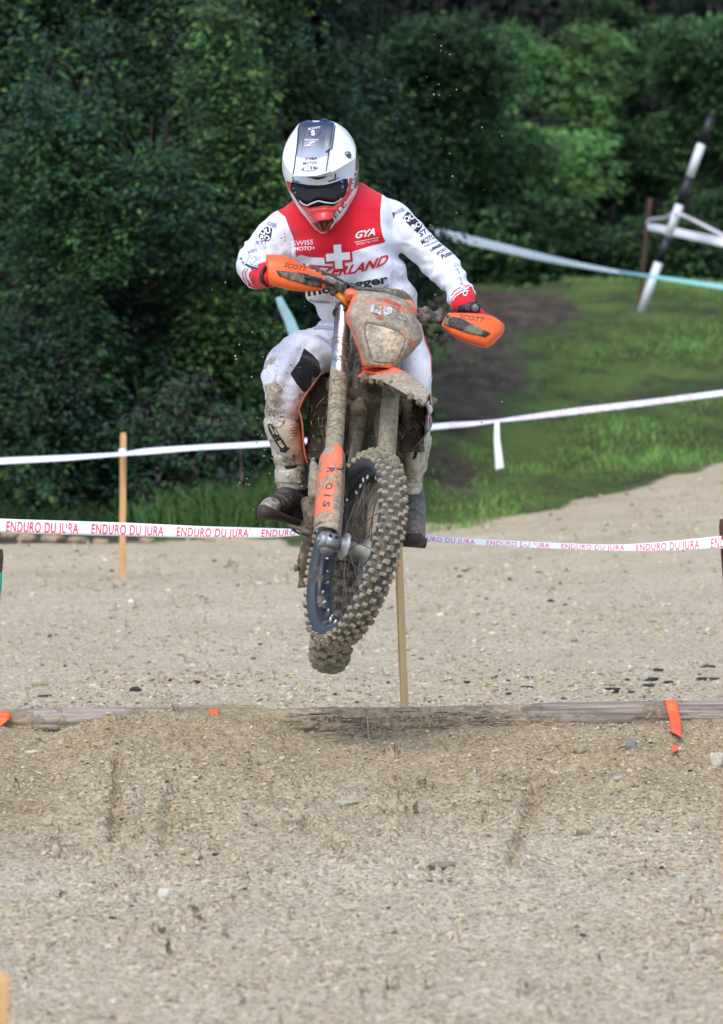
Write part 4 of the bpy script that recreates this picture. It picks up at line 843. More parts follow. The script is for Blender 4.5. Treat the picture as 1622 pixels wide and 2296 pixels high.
def band(pts, w):
    """polyline as a thin polygon"""
    p = np.array(pts, float); t = np.gradient(p, axis=0); t /= np.linalg.norm(t, axis=1)[:, None]; n = np.stack([-t[:, 1], t[:, 0]], -1)*w/2
    return [tuple(q) for q in (p+n)] + [tuple(q) for q in (p-n)[::-1]]
bl, br = surf(glm, ORG[bike]), surf(grm, ORG[bike])
m_ink = mat('black_print', (.02, .02, .022), .5); m_ink2 = mat('faded_print', (.16, .06, .03), .6)
text_on('lettering', gl, m_ink2, bl, 'SCOTT', 636, 597, 689, 608, 10.5, .35, .018, 1.05)
text_on('lettering', gr, m_ink2, br, 'SCOTT', 1028, 713, 1087, 722, 10.5, .35, .018, 1.05)
def raised(name, bvh, poly, h, m, parent, step=7, amp=.0015):
    """a solid plate standing h off the surface"""
    bm = bmesh.new(); vs_ = [bm.verts.new((x, y, 0)) for x, y in poly]; bm.faces.new(vs_); bm.normal_update(); bmesh.ops.triangulate(bm, faces=bm.faces)
    for _ in range(5):
        L_ = [e for e in bm.edges if e.calc_length() > step]
        if not L_: break
        bmesh.ops.subdivide_edges(bm, edges=L_, cuts=1); bmesh.ops.triangulate(bm, faces=bm.faces)
    bm.verts.index_update(); v2 = [(q.co.x, q.co.y) for q in bm.verts]; fs = [tuple(q.index for q in fc.verts) for fc in bm.faces]; bd = [e for e in bm.edges if len(e.link_faces) == 1]; bde = [(e.verts[0].index, e.verts[1].index) for e in bd]; bm.free()
    P0 = []; last = None
    for x, y in v2: P0.append(project(bvh, x, y, 0.0))
    ok = [p for p in P0 if p is not None]; dm = sum(Q(np.array(p))[2] for p in ok)/max(1, len(ok))
    for i, p in enumerate(P0):
        if p is None:
            j = min((k for k in range(len(P0)) if P0[k] is not None), key=lambda k: (v2[k][0]-v2[i][0])**2+(v2[k][1]-v2[i][1])**2); P0[i] = P(v2[i][0], v2[i][1], float(Q(np.array(P0[j]))[2]))
    n = len(v2); d = [(p-CAMP).normalized() for p in P0]; bi = set(a for e in bde for a in e)
    v = [p - q*(h*(.45 if i in bi else 1)+amp*random.uniform(-1, 1)) for i, (p, q) in enumerate(zip(P0, d))] + [p+q*.004 for p, q in zip(P0, d)]
    f = fs + [tuple(i+n for i in t[::-1]) for t in fs] + [(a, b, b+n, a+n) for a, b in bde]
    return link(name, fix(mesh(v, f)), m, parent)
raised('guard_brace', bl, [(619, 606), (626, 618), (650, 627), (690, 640), (722, 646), (722, 622), (700, 617), (680, 612)], .006, m_blm, gl)
raised('guard_brace', br, [(1002, 704), (1040, 716), (1101, 747), (1090, 756), (1050, 747), (1016, 735), (994, 727), (1000, 712)], .006, m_blm, gr)
for p in ([(730, 634, 20.40), (757, 641, 20.42), (775, 652, 20.44)], [(1000, 716, 20.53), (978, 712, 20.55), (940, 706, 20.58)]):
    mb = MB(); mb.tube([P(*q) for q in p], [.020, .018, .014], 12, flat=.7); link('guard_arm', mb.me(), m_blm, bike)
# ---- headlight mask
MR = [(652, 800, 812, 20.30, 20.36), (656, 795, 862, 20.25, 20.40), (660, 793, 876, 20.24, 20.42), (677, 786, 916, 20.20, 20.43), (694, 779, 926, 20.18, 20.43), (710, 774, 934, 20.17, 20.43), (737, 785, 944, 20.16, 20.42), (750, 790, 947, 20.155, 20.42), (765, 796, 945, 20.15, 20.41), (790, 806, 924, 20.15, 20.39), (812, 811, 901, 20.16, 20.37), (820, 813, 891, 20.17, 20.36)]
v, f = loft(MR, 'y', slope=.33, ex=3.4, n=72, k=4); me = fix(mesh(v, f)); c = co(me); x, y, _ = Q(c)
lamp_poly = [(823, 724), (858, 731), (891, 742.5), (910, 758), (906, 776), (888, 816), (862, 814), (836, 810), (818, 752)]
sd_ = sdist(x, y, lamp_poly); c[:, 1] += np.clip(-sd_, 0, 8)*.0009*0 + np.where(sd_ > 0, .012, 0)*smoothstep(0, 5, sd_); c[:, 1] -= .010*np.exp(-((sd_+7)/5)**2)
setco(me, c); disp(me, lambda c, n: .0016*fbm(c*55, 3, 3)); paint_edge = np.exp(-(np.minimum(np.abs(x-np.interp(y, [652, 710, 737, 790, 820], [798, 774, 785, 806, 813])), 30)/9)**2)
attr(me, 'wm', .10 - .26*paint_edge - .16*np.exp(-((y-np.interp(x, [795, 930], [668, 700]))/9)**2)); mask = link('headlight_mask', me, m_orm, bike); bmk = surf(me, ORG[bike])
m_lens = mat('muddy_lens', (.74, .54, .36), .2, mud=.58, mudscale=16, mudcol=(.43, .36, .26), bump=.0006)
raised('headlight', bmk, [(824, 725), (858, 732), (891, 743), (909, 759), (905, 777), (888, 814), (862, 813), (838, 810), (820, 752)], .012, m_lens, mask, 6, .0004)
m_wl = mat('dirty_white_print', (.62, .62, .62), .5, mud=.5, mudscale=30, mudcol=(.30, .25, .18))
m_rl = mat('dirty_red_print', (.60, .05, .03), .5, mud=.5, mudscale=30, mudcol=(.30, .24, .17))
for pl in ([(833, 682), (852, 679), (857, 690), (853, 706), (831, 699)], [(862, 686), (880, 689), (880, 702), (862, 708), (860, 696)], [(884, 694), (904, 700), (900, 716), (884, 711)], [(905, 702), (916, 708), (913, 720), (903, 716)]):
    poly_on('white_print', mask, m_wl, bmk, pl, .003)
for pl in ([(842, 664), (870, 670), (900, 682), (899, 687), (868, 677), (842, 670)], [(846, 706), (862, 710), (860, 716), (845, 712)], [(878, 681), (897, 688), (895, 694), (878, 687)]):
    poly_on('red_print', mask, m_rl, bmk, pl, .0026)
v, f = loft([(648, 778, 790, 20.36, 20.40), (652, 774, 806, 20.33, 20.42), (660, 772, 812, 20.32, 20.42), (668, 776, 800, 20.34, 20.42), (674, 780, 790, 20.36, 20.42)], 'y', ex=2.4, n=24); me = fix(mesh(v, f)); wm0(me, -.2)
link('mask_clip', me, m_orm, bike)
v, f = loft([(672, 905, 922, 20.42, 20.46), (680, 903, 928, 20.40, 20.47), (692, 918, 934, 20.40, 20.47), (706, 928, 937, 20.41, 20.47)], 'y', ex=2.4, n=20); me = fix(mesh(v, f)); wm0(me, -.3); link('mask_clip', me, m_orm, bike)
v, f = loft([(645, 805, 850, 20.40, 20.50), (650, 795, 900, 20.38, 20.52), (664, 800, 920, 20.38, 20.53), (684, 820, 930, 20.40, 20.53), (700, 840, 932, 20.44, 20.52)], 'y', slope=.33, ex=2.5, n=30); me = fix(mesh(v, f)); disp(me, lambda c, n: .003*fbm(c*60, 3, 6)); link('instrument_cover', me, m_mud, bike)
# ---- cables
for pts, r in (([(772, 650, 20.42), (800, 647, 20.36), (830, 648, 20.34), (865, 655, 20.35), (895, 668, 20.36), (912, 688, 20.36), (922, 712, 20.36), (927, 740, 20.38)], .0042),
               ([(768, 655, 20.42), (800, 652, 20.38), (840, 652, 20.36), (880, 662, 20.38), (905, 682, 20.39), (916, 705, 20.4)], .0034),
               ([(695, 597, 20.30), (712, 603, 20.32), (740, 615, 20.34), (768, 630, 20.40), (795, 642, 20.44), (830, 652, 20.46)], .0048),
               ([(762, 650, 20.45), (780, 660, 20.44), (800, 668, 20.46)], .005), ([(748, 655, 20.44), (765, 672, 20.44), (772, 690, 20.42), (768, 712, 20.42), (772, 735, 20.44)], .005)):
    mb = MB(); mb.tube([P(*p) for p in smooth_pts(pts, 6)], r, 8); link('cable', mb.me(), m_cab, bike)
mb = MB(); mb.tube([P(925, 728, 20.37), P(928, 745, 20.38)], .0065, 8); link('cable_end', mb.me(), m_nip, bike)
mb = MB(); mb.tube([P(757, 657, 20.42), P(785, 685, 20.42)], .012, 10, flat=.6); me = mb.me(); wm0(me, -.3); link('indicator', me, mat('amber_plastic', (.75, .22, .02), .3), bike)
# coiled dark spring-like hose end above the left fork
for k_ in range(5):
    mb = MB(); y0 = 695+k_*9; mb.tube([P(766, y0+5, 20.44), P(772, y0, 20.41), P(781, y0+1, 20.42)], .0042, 7); link('hose_coil', mb.me(), m_blk, bike)
# ---- front fender
def fender(C0, C1, droop0, droop1, w0, w1, name, thick, m, base, tip_sharp=1.6):
    v, n, k = [], 22, 20
    for o_ in (0, thick):
        for i in range(n):
            s = i/(n-1); c = C0.lerp(C1, s) + uA*(.03*math.sin(math.pi*s)*.7 - .02*s*s); w = (w0*(1-s)+w1*s)*(1-max(0, (s-.6)/.4)**1.6*.80); dr = droop0*(1-s)+droop1*s
            for j in range(k):
                t = -1+2*j/(k-1); ridge = .010*math.exp(-(t*3)**2)
                v.append(c + nA*w*t - uA*(dr*abs(t)**1.9) + uA*ridge - uA*o_)
    T = n*k; f = [(o_+i*k+j, o_+i*k+j+1, o_+(i+1)*k+j+1, o_+(i+1)*k+j) for o_ in (0, T) for i in range(n-1) for j in range(k-1)]
    f += [(i*k+j, (i+1)*k+j, T+(i+1)*k+j, T+i*k+j) for i in range(n-1) for j in (0, k-1)] + [(i*k+j, i*k+j+1, T+i*k+j+1, T+i*k+j) for i in (0, n-1) for j in range(k-1)]
    me = fix(mesh(v, f)); return me
me = fender(P(850, 822, 20.34), P(964, 874, 19.84), .062, .040, .078, .064, 'f', .004, m_orm, None)
disp(me, lambda c, n: .0015*fbm(c*50, 3, 8)); x, y, _ = Q(co(me)); attr(me, 'wm', np.where(y < np.interp(x, [800, 850, 890, 960], [846, 838, 834, 834]), -.30, .10)); link('front_fender', me, m_orm, bike)
# clumps of mud and grass hanging under the fender
mp = []
for i in range(46):
    s = random.random(); t = random.uniform(-1, 1) if random.random() < .5 else random.choice((-1, 1)); c = P(850, 822, 20.34).lerp(P(964, 874, 19.84), s); w = (.078*(1-s)+.05*s)*(1-max(0, (s-.72)/.28)**2.2*.75); dr = .06*(1-s)+.03*s
    c = c + uA*(.03*math.sin(math.pi*s)*.7-.02*s*s) + nA*w*t*.97 - uA*(dr*abs(t)**1.9+random.uniform(.004, .018)); mp.append(ball(c, random.uniform(.006, .014), 1))
c0 = P(850, 822, 20.34); mp.append(tube([c0-uA*.02-fA*.02, P(900, 858, 20.1)-uA*.012, P(940, 880, 19.95)-uA*.01], [.03, .03, .018], 12, flat=.5))
me = lump(mp, .005, .005, 12, 1, 60); link('mud_clump', me, m_mud, bike)
# vent lip at the root of the fender
mb = MB(); mb.tube([P(*p) for p in smooth_pts([(814, 826, 20.24), (835, 821, 20.19), (860, 821, 20.17), (885, 824, 20.20), (893, 829, 20.24)], 5)], .0045, 8); mb.tube([P(*p) for p in smooth_pts([(814, 832, 20.24), (840, 836, 20.18), (868, 835, 20.17), (893, 829, 20.24)], 5)], .0040, 8); link('fender_vent', mb.me(), m_or, bike)
mb = MB(); v, f = prism([(820, 829), (840, 824), (870, 824), (886, 829), (866, 833), (838, 834)], 20.20, .003); link('vent_slot', fix(mesh(v, f)), mat('dark_red_recess', (.28, .02, .01), .6), bike)
# ---- radiators, shrouds
m_rad = mat('clogged_mud', (.075, .056, .036), .85, mud=.45, mudscale=20, mudcol=(.17, .13, .085), grain=((.045, .034, .022), (60, 60, 7)), bump=.004, bumpscale=90)
def rad(xl, xr, yt, yb, d, sl, seed):
    root_me = None; mb = MB(); poly = [(xl[0], yt), (xr[0], yt), (xr[1], yb), (xl[1], yb)]
    v, f = prism(poly, d+.004, .045, sl); me = fix(mesh(v, f)); r = link('radiator', me, m_brn, bike)
    xm, k = (xl[0]+xr[0]+xl[1]+xr[1])/4, 5
    v, f = loft([(yt+(yb-yt)*t, xl[0]*(1-t)+xl[1]*t+1, xr[0]*(1-t)+xr[1]*t-1, d-.012, d+.02) for t in (0, .03, .25, .5, .75, .97, 1)], 'y', ex=7, n=64, k=5, slope=sl); me = fix(mesh(v, f))
    disp(me, lambda c, n: .006*fbm(c*np.array([60, 60, 16]), 4, seed)+.003*fbm(c*90, 2, seed)); link('mud_crust', me, m_rad, r)
    for i in range(5):
        t = (i+.6)/5.2; a = xl[0]*(1-t)+xl[1]*t+4; b = xr[0]*(1-t)+xr[1]*t-4; y = yt+(yb-yt)*t; p0, p1 = P(a, y, d-.008+sl*(a-xm)/680), P(b, y, d-.008+sl*(b-xm)/680); mb = MB(); mb.box((p0+p1)/2, (p1-p0)/2, Vector((0, .010, .003)), Vector((0, -.001, .0015))); link('louvre', mb.me(False), m_brn, r)
    return r
rad((700, 686), (748, 740), 846, 1030, 20.62, -.2, 1); rad((905, 898), (958, 950), 872, 1012, 20.66, .2, 2)
def shroud(edge, dep, w, thick, m, wmv, name='radiator_shroud'):
    """folded plastic: a curved sheet running back from its leading edge"""
    E = smooth_pts([(x, y, d) for (x, y), d in zip(edge, dep)], 6); v = []; n = len(E); K = 8
    for o_ in (0, thick):
        for x, y, d in E:
            for j in range(K):
                t = j/(K-1); v.append(P(x + w[0]*math.sin(t*1.5)+o_*400*(-1 if w[0] < 0 else 1)*-1, y + w[2]*t, d + w[1]*t + o_))
    T = n*K; f = [(o_+i*K+j, o_+i*K+j+1, o_+(i+1)*K+j+1, o_+(i+1)*K+j) for o_ in (0, T) for i in range(n-1) for j in range(K-1)]
    f += [(i*K+j, (i+1)*K+j, T+(i+1)*K+j, T+i*K+j) for i in range(n-1) for j in (0, K-1)] + [(i*K+j, i*K+j+1, T+i*K+j+1, T+i*K+j) for i in (0, n-1) for j in range(K-1)]
    me = fix(mesh(v, f)); wm0(me, wmv); return link(name, me, m, bike)
shroud([(748, 833), (722, 838), (704, 860), (684, 888), (671, 918)], [20.60, 20.55, 20.50, 20.48, 20.50], (7, .30, 6), .004, m_orm, -.02)
shroud([(671, 918), (678, 945), (681, 985), (684, 1015), (690, 1038)], [20.50, 20.52, 20.55, 20.58, 20.6], (-3, .35, 0), .004, m_orm, -.22)
shroud([(905, 850), (930, 868), (950, 888), (958, 912), (967, 950), (952, 978), (930, 1003)], [20.62, 20.56, 20.52, 20.5, 20.48, 20.55, 20.62], (3, .35, 0), .004, m_orm, .04)
for pl, d, t in (([(715, 842), (750, 836), (762, 850), (752, 880), (700, 885), (702, 862)], 20.70, .25), ([(905, 850), (940, 880), (958, 920), (950, 960), (900, 900)], 20.72, .25)):
    v, f = prism(pl, d, t); me = fix(mesh(v, f, False)); bevel(me, .008, 2); link('tank_side', me, m_dk, bike)
# ---- frame, tank, seat, engine
def lumpy(rows, name, m, seed, amp=.006, ex=2.4, slope=0., sc_=22):
    v, f = loft(rows, 'y', ex=ex, n=40, k=5, slope=slope); me = fix(mesh(v, f)); disp(me, lambda c, n: amp*fbm(c*sc_, 4, seed)+amp*.3*fbm(c*70, 2, seed)); return link(name, me, m, bike)
lumpy([(850, 690, 950, 20.80, 20.95), (900, 690, 955, 20.80, 21.0), (960, 700, 940, 20.82, 21.0), (1030, 710, 920, 20.86, 21.0), (1060, 720, 900, 20.88, 21.0)], 'airbox', m_dk, 31)
lumpy([(828, 800, 880, 20.44, 20.7), (845, 794, 905, 20.42, 20.7), (875, 790, 912, 20.42, 20.72), (900, 788, 898, 20.43, 20.75), (940, 786, 872, 20.45, 20.78), (1000, 782, 846, 20.50, 20.8), (1050, 780, 828, 20.56, 20.8), (1080, 778, 815, 20.62, 20.8)], 'frame_downtube', m_brn, 3, .003)
mb = MB()
for l in (-1, 1):
    mb.tube([B3(1.02, .02*l, .70), B3(.95, .12*l, .55), B3(.55, .13*l, .50), B3(.42, .13*l, .15), B3(.5, .12*l, -.02), B3(.95, .10*l, -.06), B3(1.02, .05*l, .15), B3(1.05, .02*l, .6)], .018, 8)
link('frame', mb.me(), m_orf if False else m_dk, bike)
v, f = [], []
mb = MB(); mb.tube([B3(1.0, 0, .74), B3(.85, 0, .78), B3(.65, 0, .76), B3(.5, 0, .72)], [.07, .11, .12, .09], 20, flat=.8); link('fuel_tank', mb.me(), m_blm, bike)
mb = MB(); mb.tube([B3(.75, 0, .80), B3(.45, 0, .73), B3(.1, 0, .74), B3(-.1, 0, .76)], [.07, .085, .095, .07], 16, flat=.5, up=Lm); link('seat', mb.me(), m_blk, bike)
mb = MB(); mb.tube([B3(.15, 0, .70), B3(-.1, 0, .73), B3(-.35, 0, .78), B3(-.5, 0, .79)], [.10, .10, .09, .03], 16, flat=.25, up=Lm); me = mb.me(); wm0(me); link('rear_fender', me, m_orm, bike)
for l in (-1, 1):
    mb = MB(); mb.tube([B3(0, .10*l, 0), B3(.3, .105*l, .03), B3(.58, .11*l, .08)], [.020, .028, .034], 10, flat=.6); link('swingarm', mb.me(), m_dk, bike)
# engine with its round case covers
v, f = loft([(1045, 700, 860, 20.62, 20.95), (1080, 694, 868, 20.60, 21.0), (1130, 696, 872, 20.60, 21.05), (1190, 706, 868, 20.62, 21.05), (1240, 716, 860, 20.66, 21.0)], 'y', ex=3, n=40); me = fix(mesh(v, f)); disp(me, lambda c, n: .010*fbm(c*16, 4, 7)); link('engine', me, m_dk, bike)
mb = MB(); mb.tube([P(707, 1044, 20.50), P(707, 1052, 20.50), P(708, 1075, 20.49), P(708, 1110, 20.48), P(709, 1116, 20.48)], [.012, .018, .024, .026, .022], 20); me = mb.me(); link('oil_filter_cover', me, mat('dusty_silver', (.42, .36, .27), .6, .2, mud=.55, mudscale=10, mudcol=(.33, .27, .19), bump=.002), bike)
mb = MB(); mb.tube([P(703, 1028, 20.56), P(704, 1050, 20.52)], [.006, .017], 12); link('radiator_hose', mb.me(), m_alu, bike)
v, f = prism([(698, 1118), (722, 1112), (732, 1150), (740, 1200), (722, 1215), (712, 1180), (700, 1150)], 20.50, .05); me = bevel(fix(mesh(v, f, False)), .006, 2); link('side_case', me, mat('muddy_case', (.34, .29, .22), .7, mud=.6, mudscale=12, mudcol=(.32, .26, .18), bump=.002), bike)
lumpy([(1118, 680, 700, 20.62, 20.70), (1130, 676, 708, 20.58, 20.72), (1155, 680, 716, 20.56, 20.74), (1180, 688, 716, 20.56, 20.74), (1212, 698, 720, 20.6, 20.72)], 'brake_pedal_guard', m_dk, 14, .006, 2.6)
mb = MB(); mb.tube([P(640, 1176, 20.72), P(672, 1186, 20.66), P(700, 1196, 20.62), P(715, 1205, 20.6)], [.004, .008, .012, .012], 8); mb.tube([P(655, 1188, 20.70), P(680, 1200, 20.66), P(705, 1215, 20.64)], [.003, .007, .012], 8)
link('brake_pedal', mb.me(), m_dk, bike)
mb = MB(); mb.tube([P(655, 1176, 20.88), P(715, 1184, 20.86)], .014, 8, flat=1.6); link('footpeg', mb.me(), m_dk, bike)
mb = MB(); mb.tube([P(900, 1214, 20.86), P(955, 1218, 20.88)], .014, 8, flat=1.6); link('footpeg', mb.me(), m_dk, bike)
lumpy([(1213, 676, 700, 20.72, 20.84), (1235, 672, 708, 20.70, 20.86), (1260, 668, 704, 20.70, 20.86), (1290, 670, 694, 20.72, 20.84), (1317, 671, 687, 20.74, 20.82)], 'skid_plate', mat('rusty_mud', (.13, .085, .05), .85, mud=.5, mudscale=20, mudcol=(.27, .20, .12), bump=.003), 21, .005, 3.0)
mb = MB(); mb.tube([P(668, 1268, 20.74), P(664, 1272, 20.74), P(668, 1280, 20.74)], .010, 8); link('bolt', mb.me(), m_dk, bike)
# exhaust header sweeping across the front of the engine, twigs and straw caught in the machine
mb = MB(); mb.tube([P(*p) for p in smooth_pts([(845, 985, 20.60), (835, 1030, 20.52), (822, 1075, 20.50), (805, 1120, 20.50), (780, 1165, 20.52), (760, 1195, 20.58), (720, 1190, 20.7)], 5)], .024, 14); me = mb.me(); disp(me, lambda c, n: .003*fbm(c*40, 3, 5)); link('exhaust_header', me, m_mud, bike)
mb = MB()
for i in range(150):
    x, y = random.uniform(684, 960), random.uniform(850, 1230)
    if 744 < x < 790 and y < 990 or (x > 880 and y > 1010): continue
    d = random.uniform(20.50, 20.62); a = random.gauss(1.4, .5); l = random.uniform(8, 34); mb.tube([P(x, y, d), P(x+l*.5*math.cos(a)+random.uniform(-3, 3), y+l*.5*math.sin(a), d-.012), P(x+l*math.cos(a), y+l*math.sin(a), d)], .0011, 4)
for i in range(26):                 # straw wound round the fork
    u = random.uniform(.40, .80); a0 = random.uniform(-2, 0); mb.tube([S3(.095+.0325*math.sin(a0+t), -.012+.0325*math.cos(a0+t), u+.008*t*random.uniform(-1, 1)) for t in (0, .5, 1, 1.5, 2, 2.5)], .0011, 4)
link('straw', mb.me(False), mat('straw', (.26, .21, .13), .8), bike)['kind'] = 'stuff'
# words on the fork guard, read from the top down
bg = surf(GUARD[1], ORG[bike]); m_bl = mat('blue_black_print', (.035, .035, .06), .5)
for s, x, y in (('R', 733, 1052), ('O', 730, 1088), ('I', 727, 1108), ('S', 724, 1128), ('T', 755, 1050)):
    text_on('lettering', GUARD[0], m_bl, bg, s, x+(3 if s != 'I' else 2), y-(6 if s != 'I' else 1), x-1, y+(8 if s != 'I' else 3), 15, .0, .02, 1, .0015, (1, .1))
# ================================================================ RIDER
rider = thing('person', P(800, 1180, 20.9), 'rider in red and white jersey and white helmet standing on the flying motorcycle', 'person')
SPK = (.10, .075, .05)
m_skin = mat('skin', (.45, .26, .18), .5)
m_jer = mat('jersey_cloth', (.74, .75, .81), .85, paints=(('red', (.72, .012, .028)), ('cuff', (.72, .012, .028))), mud=.30, mudscale=9, mudcol=(.42, .36, .32), wmud='wm', specks=.42, speckcol=SPK, speckscale=110, bump=.002, bumpscale=40, spec=.3, sheen=.15)
m_pan = mat('trouser_cloth', (.76, .76, .81), .8, paints=(('patch', (.014, .014, .018)), ('red', (.72, .012, .028))), mud=.35, mudscale=17, mudcol=(.44, .35, .24), wmud='wm', specks=.44, speckcol=SPK, speckscale=105, bump=.002, bumpscale=40, spec=.3, sheen=.15)
def folds(c, n, seed, amp):
    w = .5*np.stack([vn(c*7, seed+20), vn(c*7, seed+21), vn(c*7, seed+22)], -1); q = c*np.array([9, 9, 19.]) + w; r = 1-2*np.abs(vn(q, seed)); q2 = c@np.array([[22, 0, 14], [0, 18, 0], [-16, 0, 34.]]) + w; r2 = 1-2*np.abs(vn(q2, seed+4))
    return amp*(r*.75 + r2*.42 + .2*vn(c*48, seed+8))
# ---- body under the clothes (one continuous surface)
parts = [loft([(430, 695, 800, 20.80, 20.95), (470, 660, 865, 20.78, 21.0), (540, 675, 875, 20.75, 21.0), (640, 700, 905, 20.80, 21.04), (740, 745, 925, 20.88, 21.1)], 'y', n=24)]
parts += [chain(c) for c in ([(865, 495, 20.87, 36), (935, 545, 20.84, 26), (975, 578, 20.81, 25), (1020, 630, 20.72, 21), (1048, 695, 20.62, 16)], [(655, 508, 20.87, 34), (600, 560, 20.80, 28), (578, 595, 20.70, 25), (588, 614, 20.52, 20), (605, 622, 20.44, 16)],
    [(750, 770, 21.04, 46), (690, 800, 20.90, 44), (648, 838, 20.78, 38), (640, 900, 20.82, 32), (652, 1040, 20.88, 20), (660, 1110, 20.95, 18)], [(905, 775, 21.04, 44), (916, 880, 20.85, 38), (932, 960, 20.92, 28), (930, 1100, 20.95, 18)])]
parts += [ball(P(722, 395, 20.79), .095, 3, (.85, 1, 1.25)), tube([P(735, 440, 20.85), P(755, 480, 20.90)], .055, 14)]
me = voxel(parts, .012, 5); link('body', me, m_skin, rider)
# ---- jersey
torso = loft([(408, 742, 808, 20.84, 20.94), (422, 700, 832, 20.78, 20.98), (445, 662, 868, 20.73, 21.01), (475, 634, 888, 20.70, 21.03), (520, 642, 890, 20.68, 21.04), (560, 655, 890, 20.68, 21.05), (600, 662, 905, 20.70, 21.07), (650, 684, 929, 20.74, 21.08), (685, 704, 934, 20.78, 21.10), (712, 720, 930, 20.82, 21.12), (727, 732, 925, 20.86, 21.12), (734, 745, 915, 20.9, 21.08)], 'y', ex=2.3, n=56)
armR = chain([(855, 492, 20.87, 50), (880, 500, 20.86, 50), (905, 520, 20.84, 43), (930, 542, 20.83, 39), (960, 568, 20.82, 38), (985, 590, 20.80, 37), (1008, 614, 20.76, 34), (1026, 646, 20.70, 29), (1038, 675, 20.64, 25.5), (1044, 693, 20.61, 23)])
armL = chain([(668, 508, 20.88, 47), (645, 517, 20.86, 49), (615, 545, 20.83, 49), (590, 572, 20.78, 46), (573, 594, 20.70, 43.5), (573, 604, 20.62, 39), (582, 613, 20.53, 33), (596, 619, 20.46, 26), (604, 621, 20.43, 24)])
armpit = [ball(P(672, 560, 20.84), .055, 2), ball(P(885, 540, 20.86), .05, 2)]
me = voxel([torso, armR, armL]+armpit, .0065, 6)
def fj(c, n):
    x, y, d = Q(c); arm = np.clip(np.maximum(x-880, 665-x)/60, 0, 1)
    w = folds(c, n, 3, .0050)*(.5+.9*arm)
    # rolls of cloth squeezed at the elbows and at the wrists
    for (ax, ay, bx, by, s0, s1) in ((905, 520, 1040, 680, .25, 1.0),):
        e = np.array([bx-ax, by-ay]); L_ = np.linalg.norm(e); t = ((x-ax)*e[0]+(y-ay)*e[1])/L_**2; on = smoothstep(-.05, .15, t)*(x > 880)
        w = w + on*.0062*(1-2*np.abs(vn(np.stack([t*7.5+.4*vn(c*9, 2), d*4, t*0], -1), 9)))
    for (cx, cy, ang) in ((700, 660, 1.15), (820, 650, .9), (905, 600, 1.9), (670, 560, 1.3), (860, 540, 2.2)):
        q = (x-cx)*math.cos(ang)+(y-cy)*math.sin(ang); p = -(x-cx)*math.sin(ang)+(y-cy)*math.cos(ang); w = w + .008*np.exp(-(p/60)**2)*np.cos(q/9+2*vn(c*5, 4))*np.exp(-(q/45)**2)
    return w
disp(me, fj); me.update()
RED = [(610, 478), (622, 472), (640, 486), (646, 504), (658, 533), (664, 577), (675, 571), (692, 576), (728, 578), (760, 572), (782, 566), (800, 561), (833, 551), (866, 543), (859, 530), (854, 505), (853, 474), (857, 436), (850, 395), (700, 395), (640, 440)]
paint(me, 'red', [RED]); paint(me, 'cuff', [[(1008, 690), (1014, 668), (1022, 655), (1036, 646), (1058, 641), (1080, 690), (1050, 730), (1010, 710)], [(560, 604), (572, 594), (600, 584), (625, 640), (590, 655), (566, 645), (556, 640)]])
x, y, _ = Q(co(me)); attr(me, 'wm', .10*np.exp(-((x-650)/30)**2-((y-545)/45)**2) + .07*np.exp(-((x-915)/40)**2-((y-560)/40)**2) - .12 + .05*(y > 575)*(x > 700)*(x < 880))
jersey = link('jersey', me, m_jer, rider); bj = surf(me, ORG[rider])
m_wp = mat('white_print', (.80, .80, .82), .7); m_rp = mat('red_cloth_print', (.66, .012, .03), .7); m_navy = mat('navy_print', (.035, .05, .13), .7); m_kp = mat('black_cloth_print', (.018, .018, .022), .7)
def T(s, x0, y0, x1, y1, h, m=None, shear=0., bold=0., sp_=1., vx=None, off=.0022): return text_on('lettering', jersey, m or m_kp, bj, s, x0, y0, x1, y1, h, shear, bold, sp_, off, vx)
def Z(poly, m, name='print', off=.002): return poly_on(name, jersey, m, bj, poly, off)
def box2(cx, cy, w, h, a):
    c, s = math.cos(a), math.sin(a); return [(cx+i*w/2*c-j*h/2*s, cy+i*w/2*s+j*h/2*c) for i, j in ((-1, -1), (1, -1), (1, 1), (-1, 1))]
T('SWISS', 656, 551, 703, 547, 11, m_wp, .1); T('MOTO+', 660, 562, 707, 560, 9, m_wp, .1, .02)
T('GYA', 795, 535, 842, 526, 15, m_wp, .45, .05, .95); Z(band([(796, 543), (850, 532)], 1.2), m_wp, 'line'); T('SPORT BY SPM', 800, 550, 848, 540, 4.5, m_wp)
# white cross with its red outline
def cross(cx, cy, L_, w, a):
    c, s = math.cos(a), math.sin(a); q = [(-w, -L_), (w, -L_), (w, -w), (L_, -w), (L_, w), (w, w), (w, L_), (-w, L_), (-w, w), (-L_, w), (-L_, -w), (-w, -w)]
    return [(cx+i*c-j*s, cy+i*s+j*c) for i, j in q]
Z(cross(759, 576, 31.5, 13, -.08), m_rp, 'cross_outline', .0035); Z(cross(758.5, 575.5, 27, 8.5, -.08), m_wp, 'cross', .0055)
v, f = text_mesh('SWITZERLAND', .30, .045, 1.02, 3); w_ = v[:, 0].max(); t = v[:, 0]/w_; xx = 640+t*230; yy = np.interp(t, [0, .3, .5, .7, .85, 1], [606, 614, 618, 611, 602, 590]); sl = np.gradient(np.interp(np.linspace(0, 1, 50), [0, .3, .5, .7, .85, 1], [606, 614, 618, 611, 602, 590]))
decal('lettering', jersey, m_rp, bj, np.stack([xx+v[:, 1]*3, yy-v[:, 1]*np.interp(t, [0, .5, 1], [20, 20, 22])], -1), f, .0022)
T('motzegger', 690, 664, 872, 633, 19, m_kp, .0, .05); T('Produktion | Vermietung', 694, 678, 800, 684, 8, m_kp); T('GmbH', 853, 653, 874, 642, 7, m_kp)
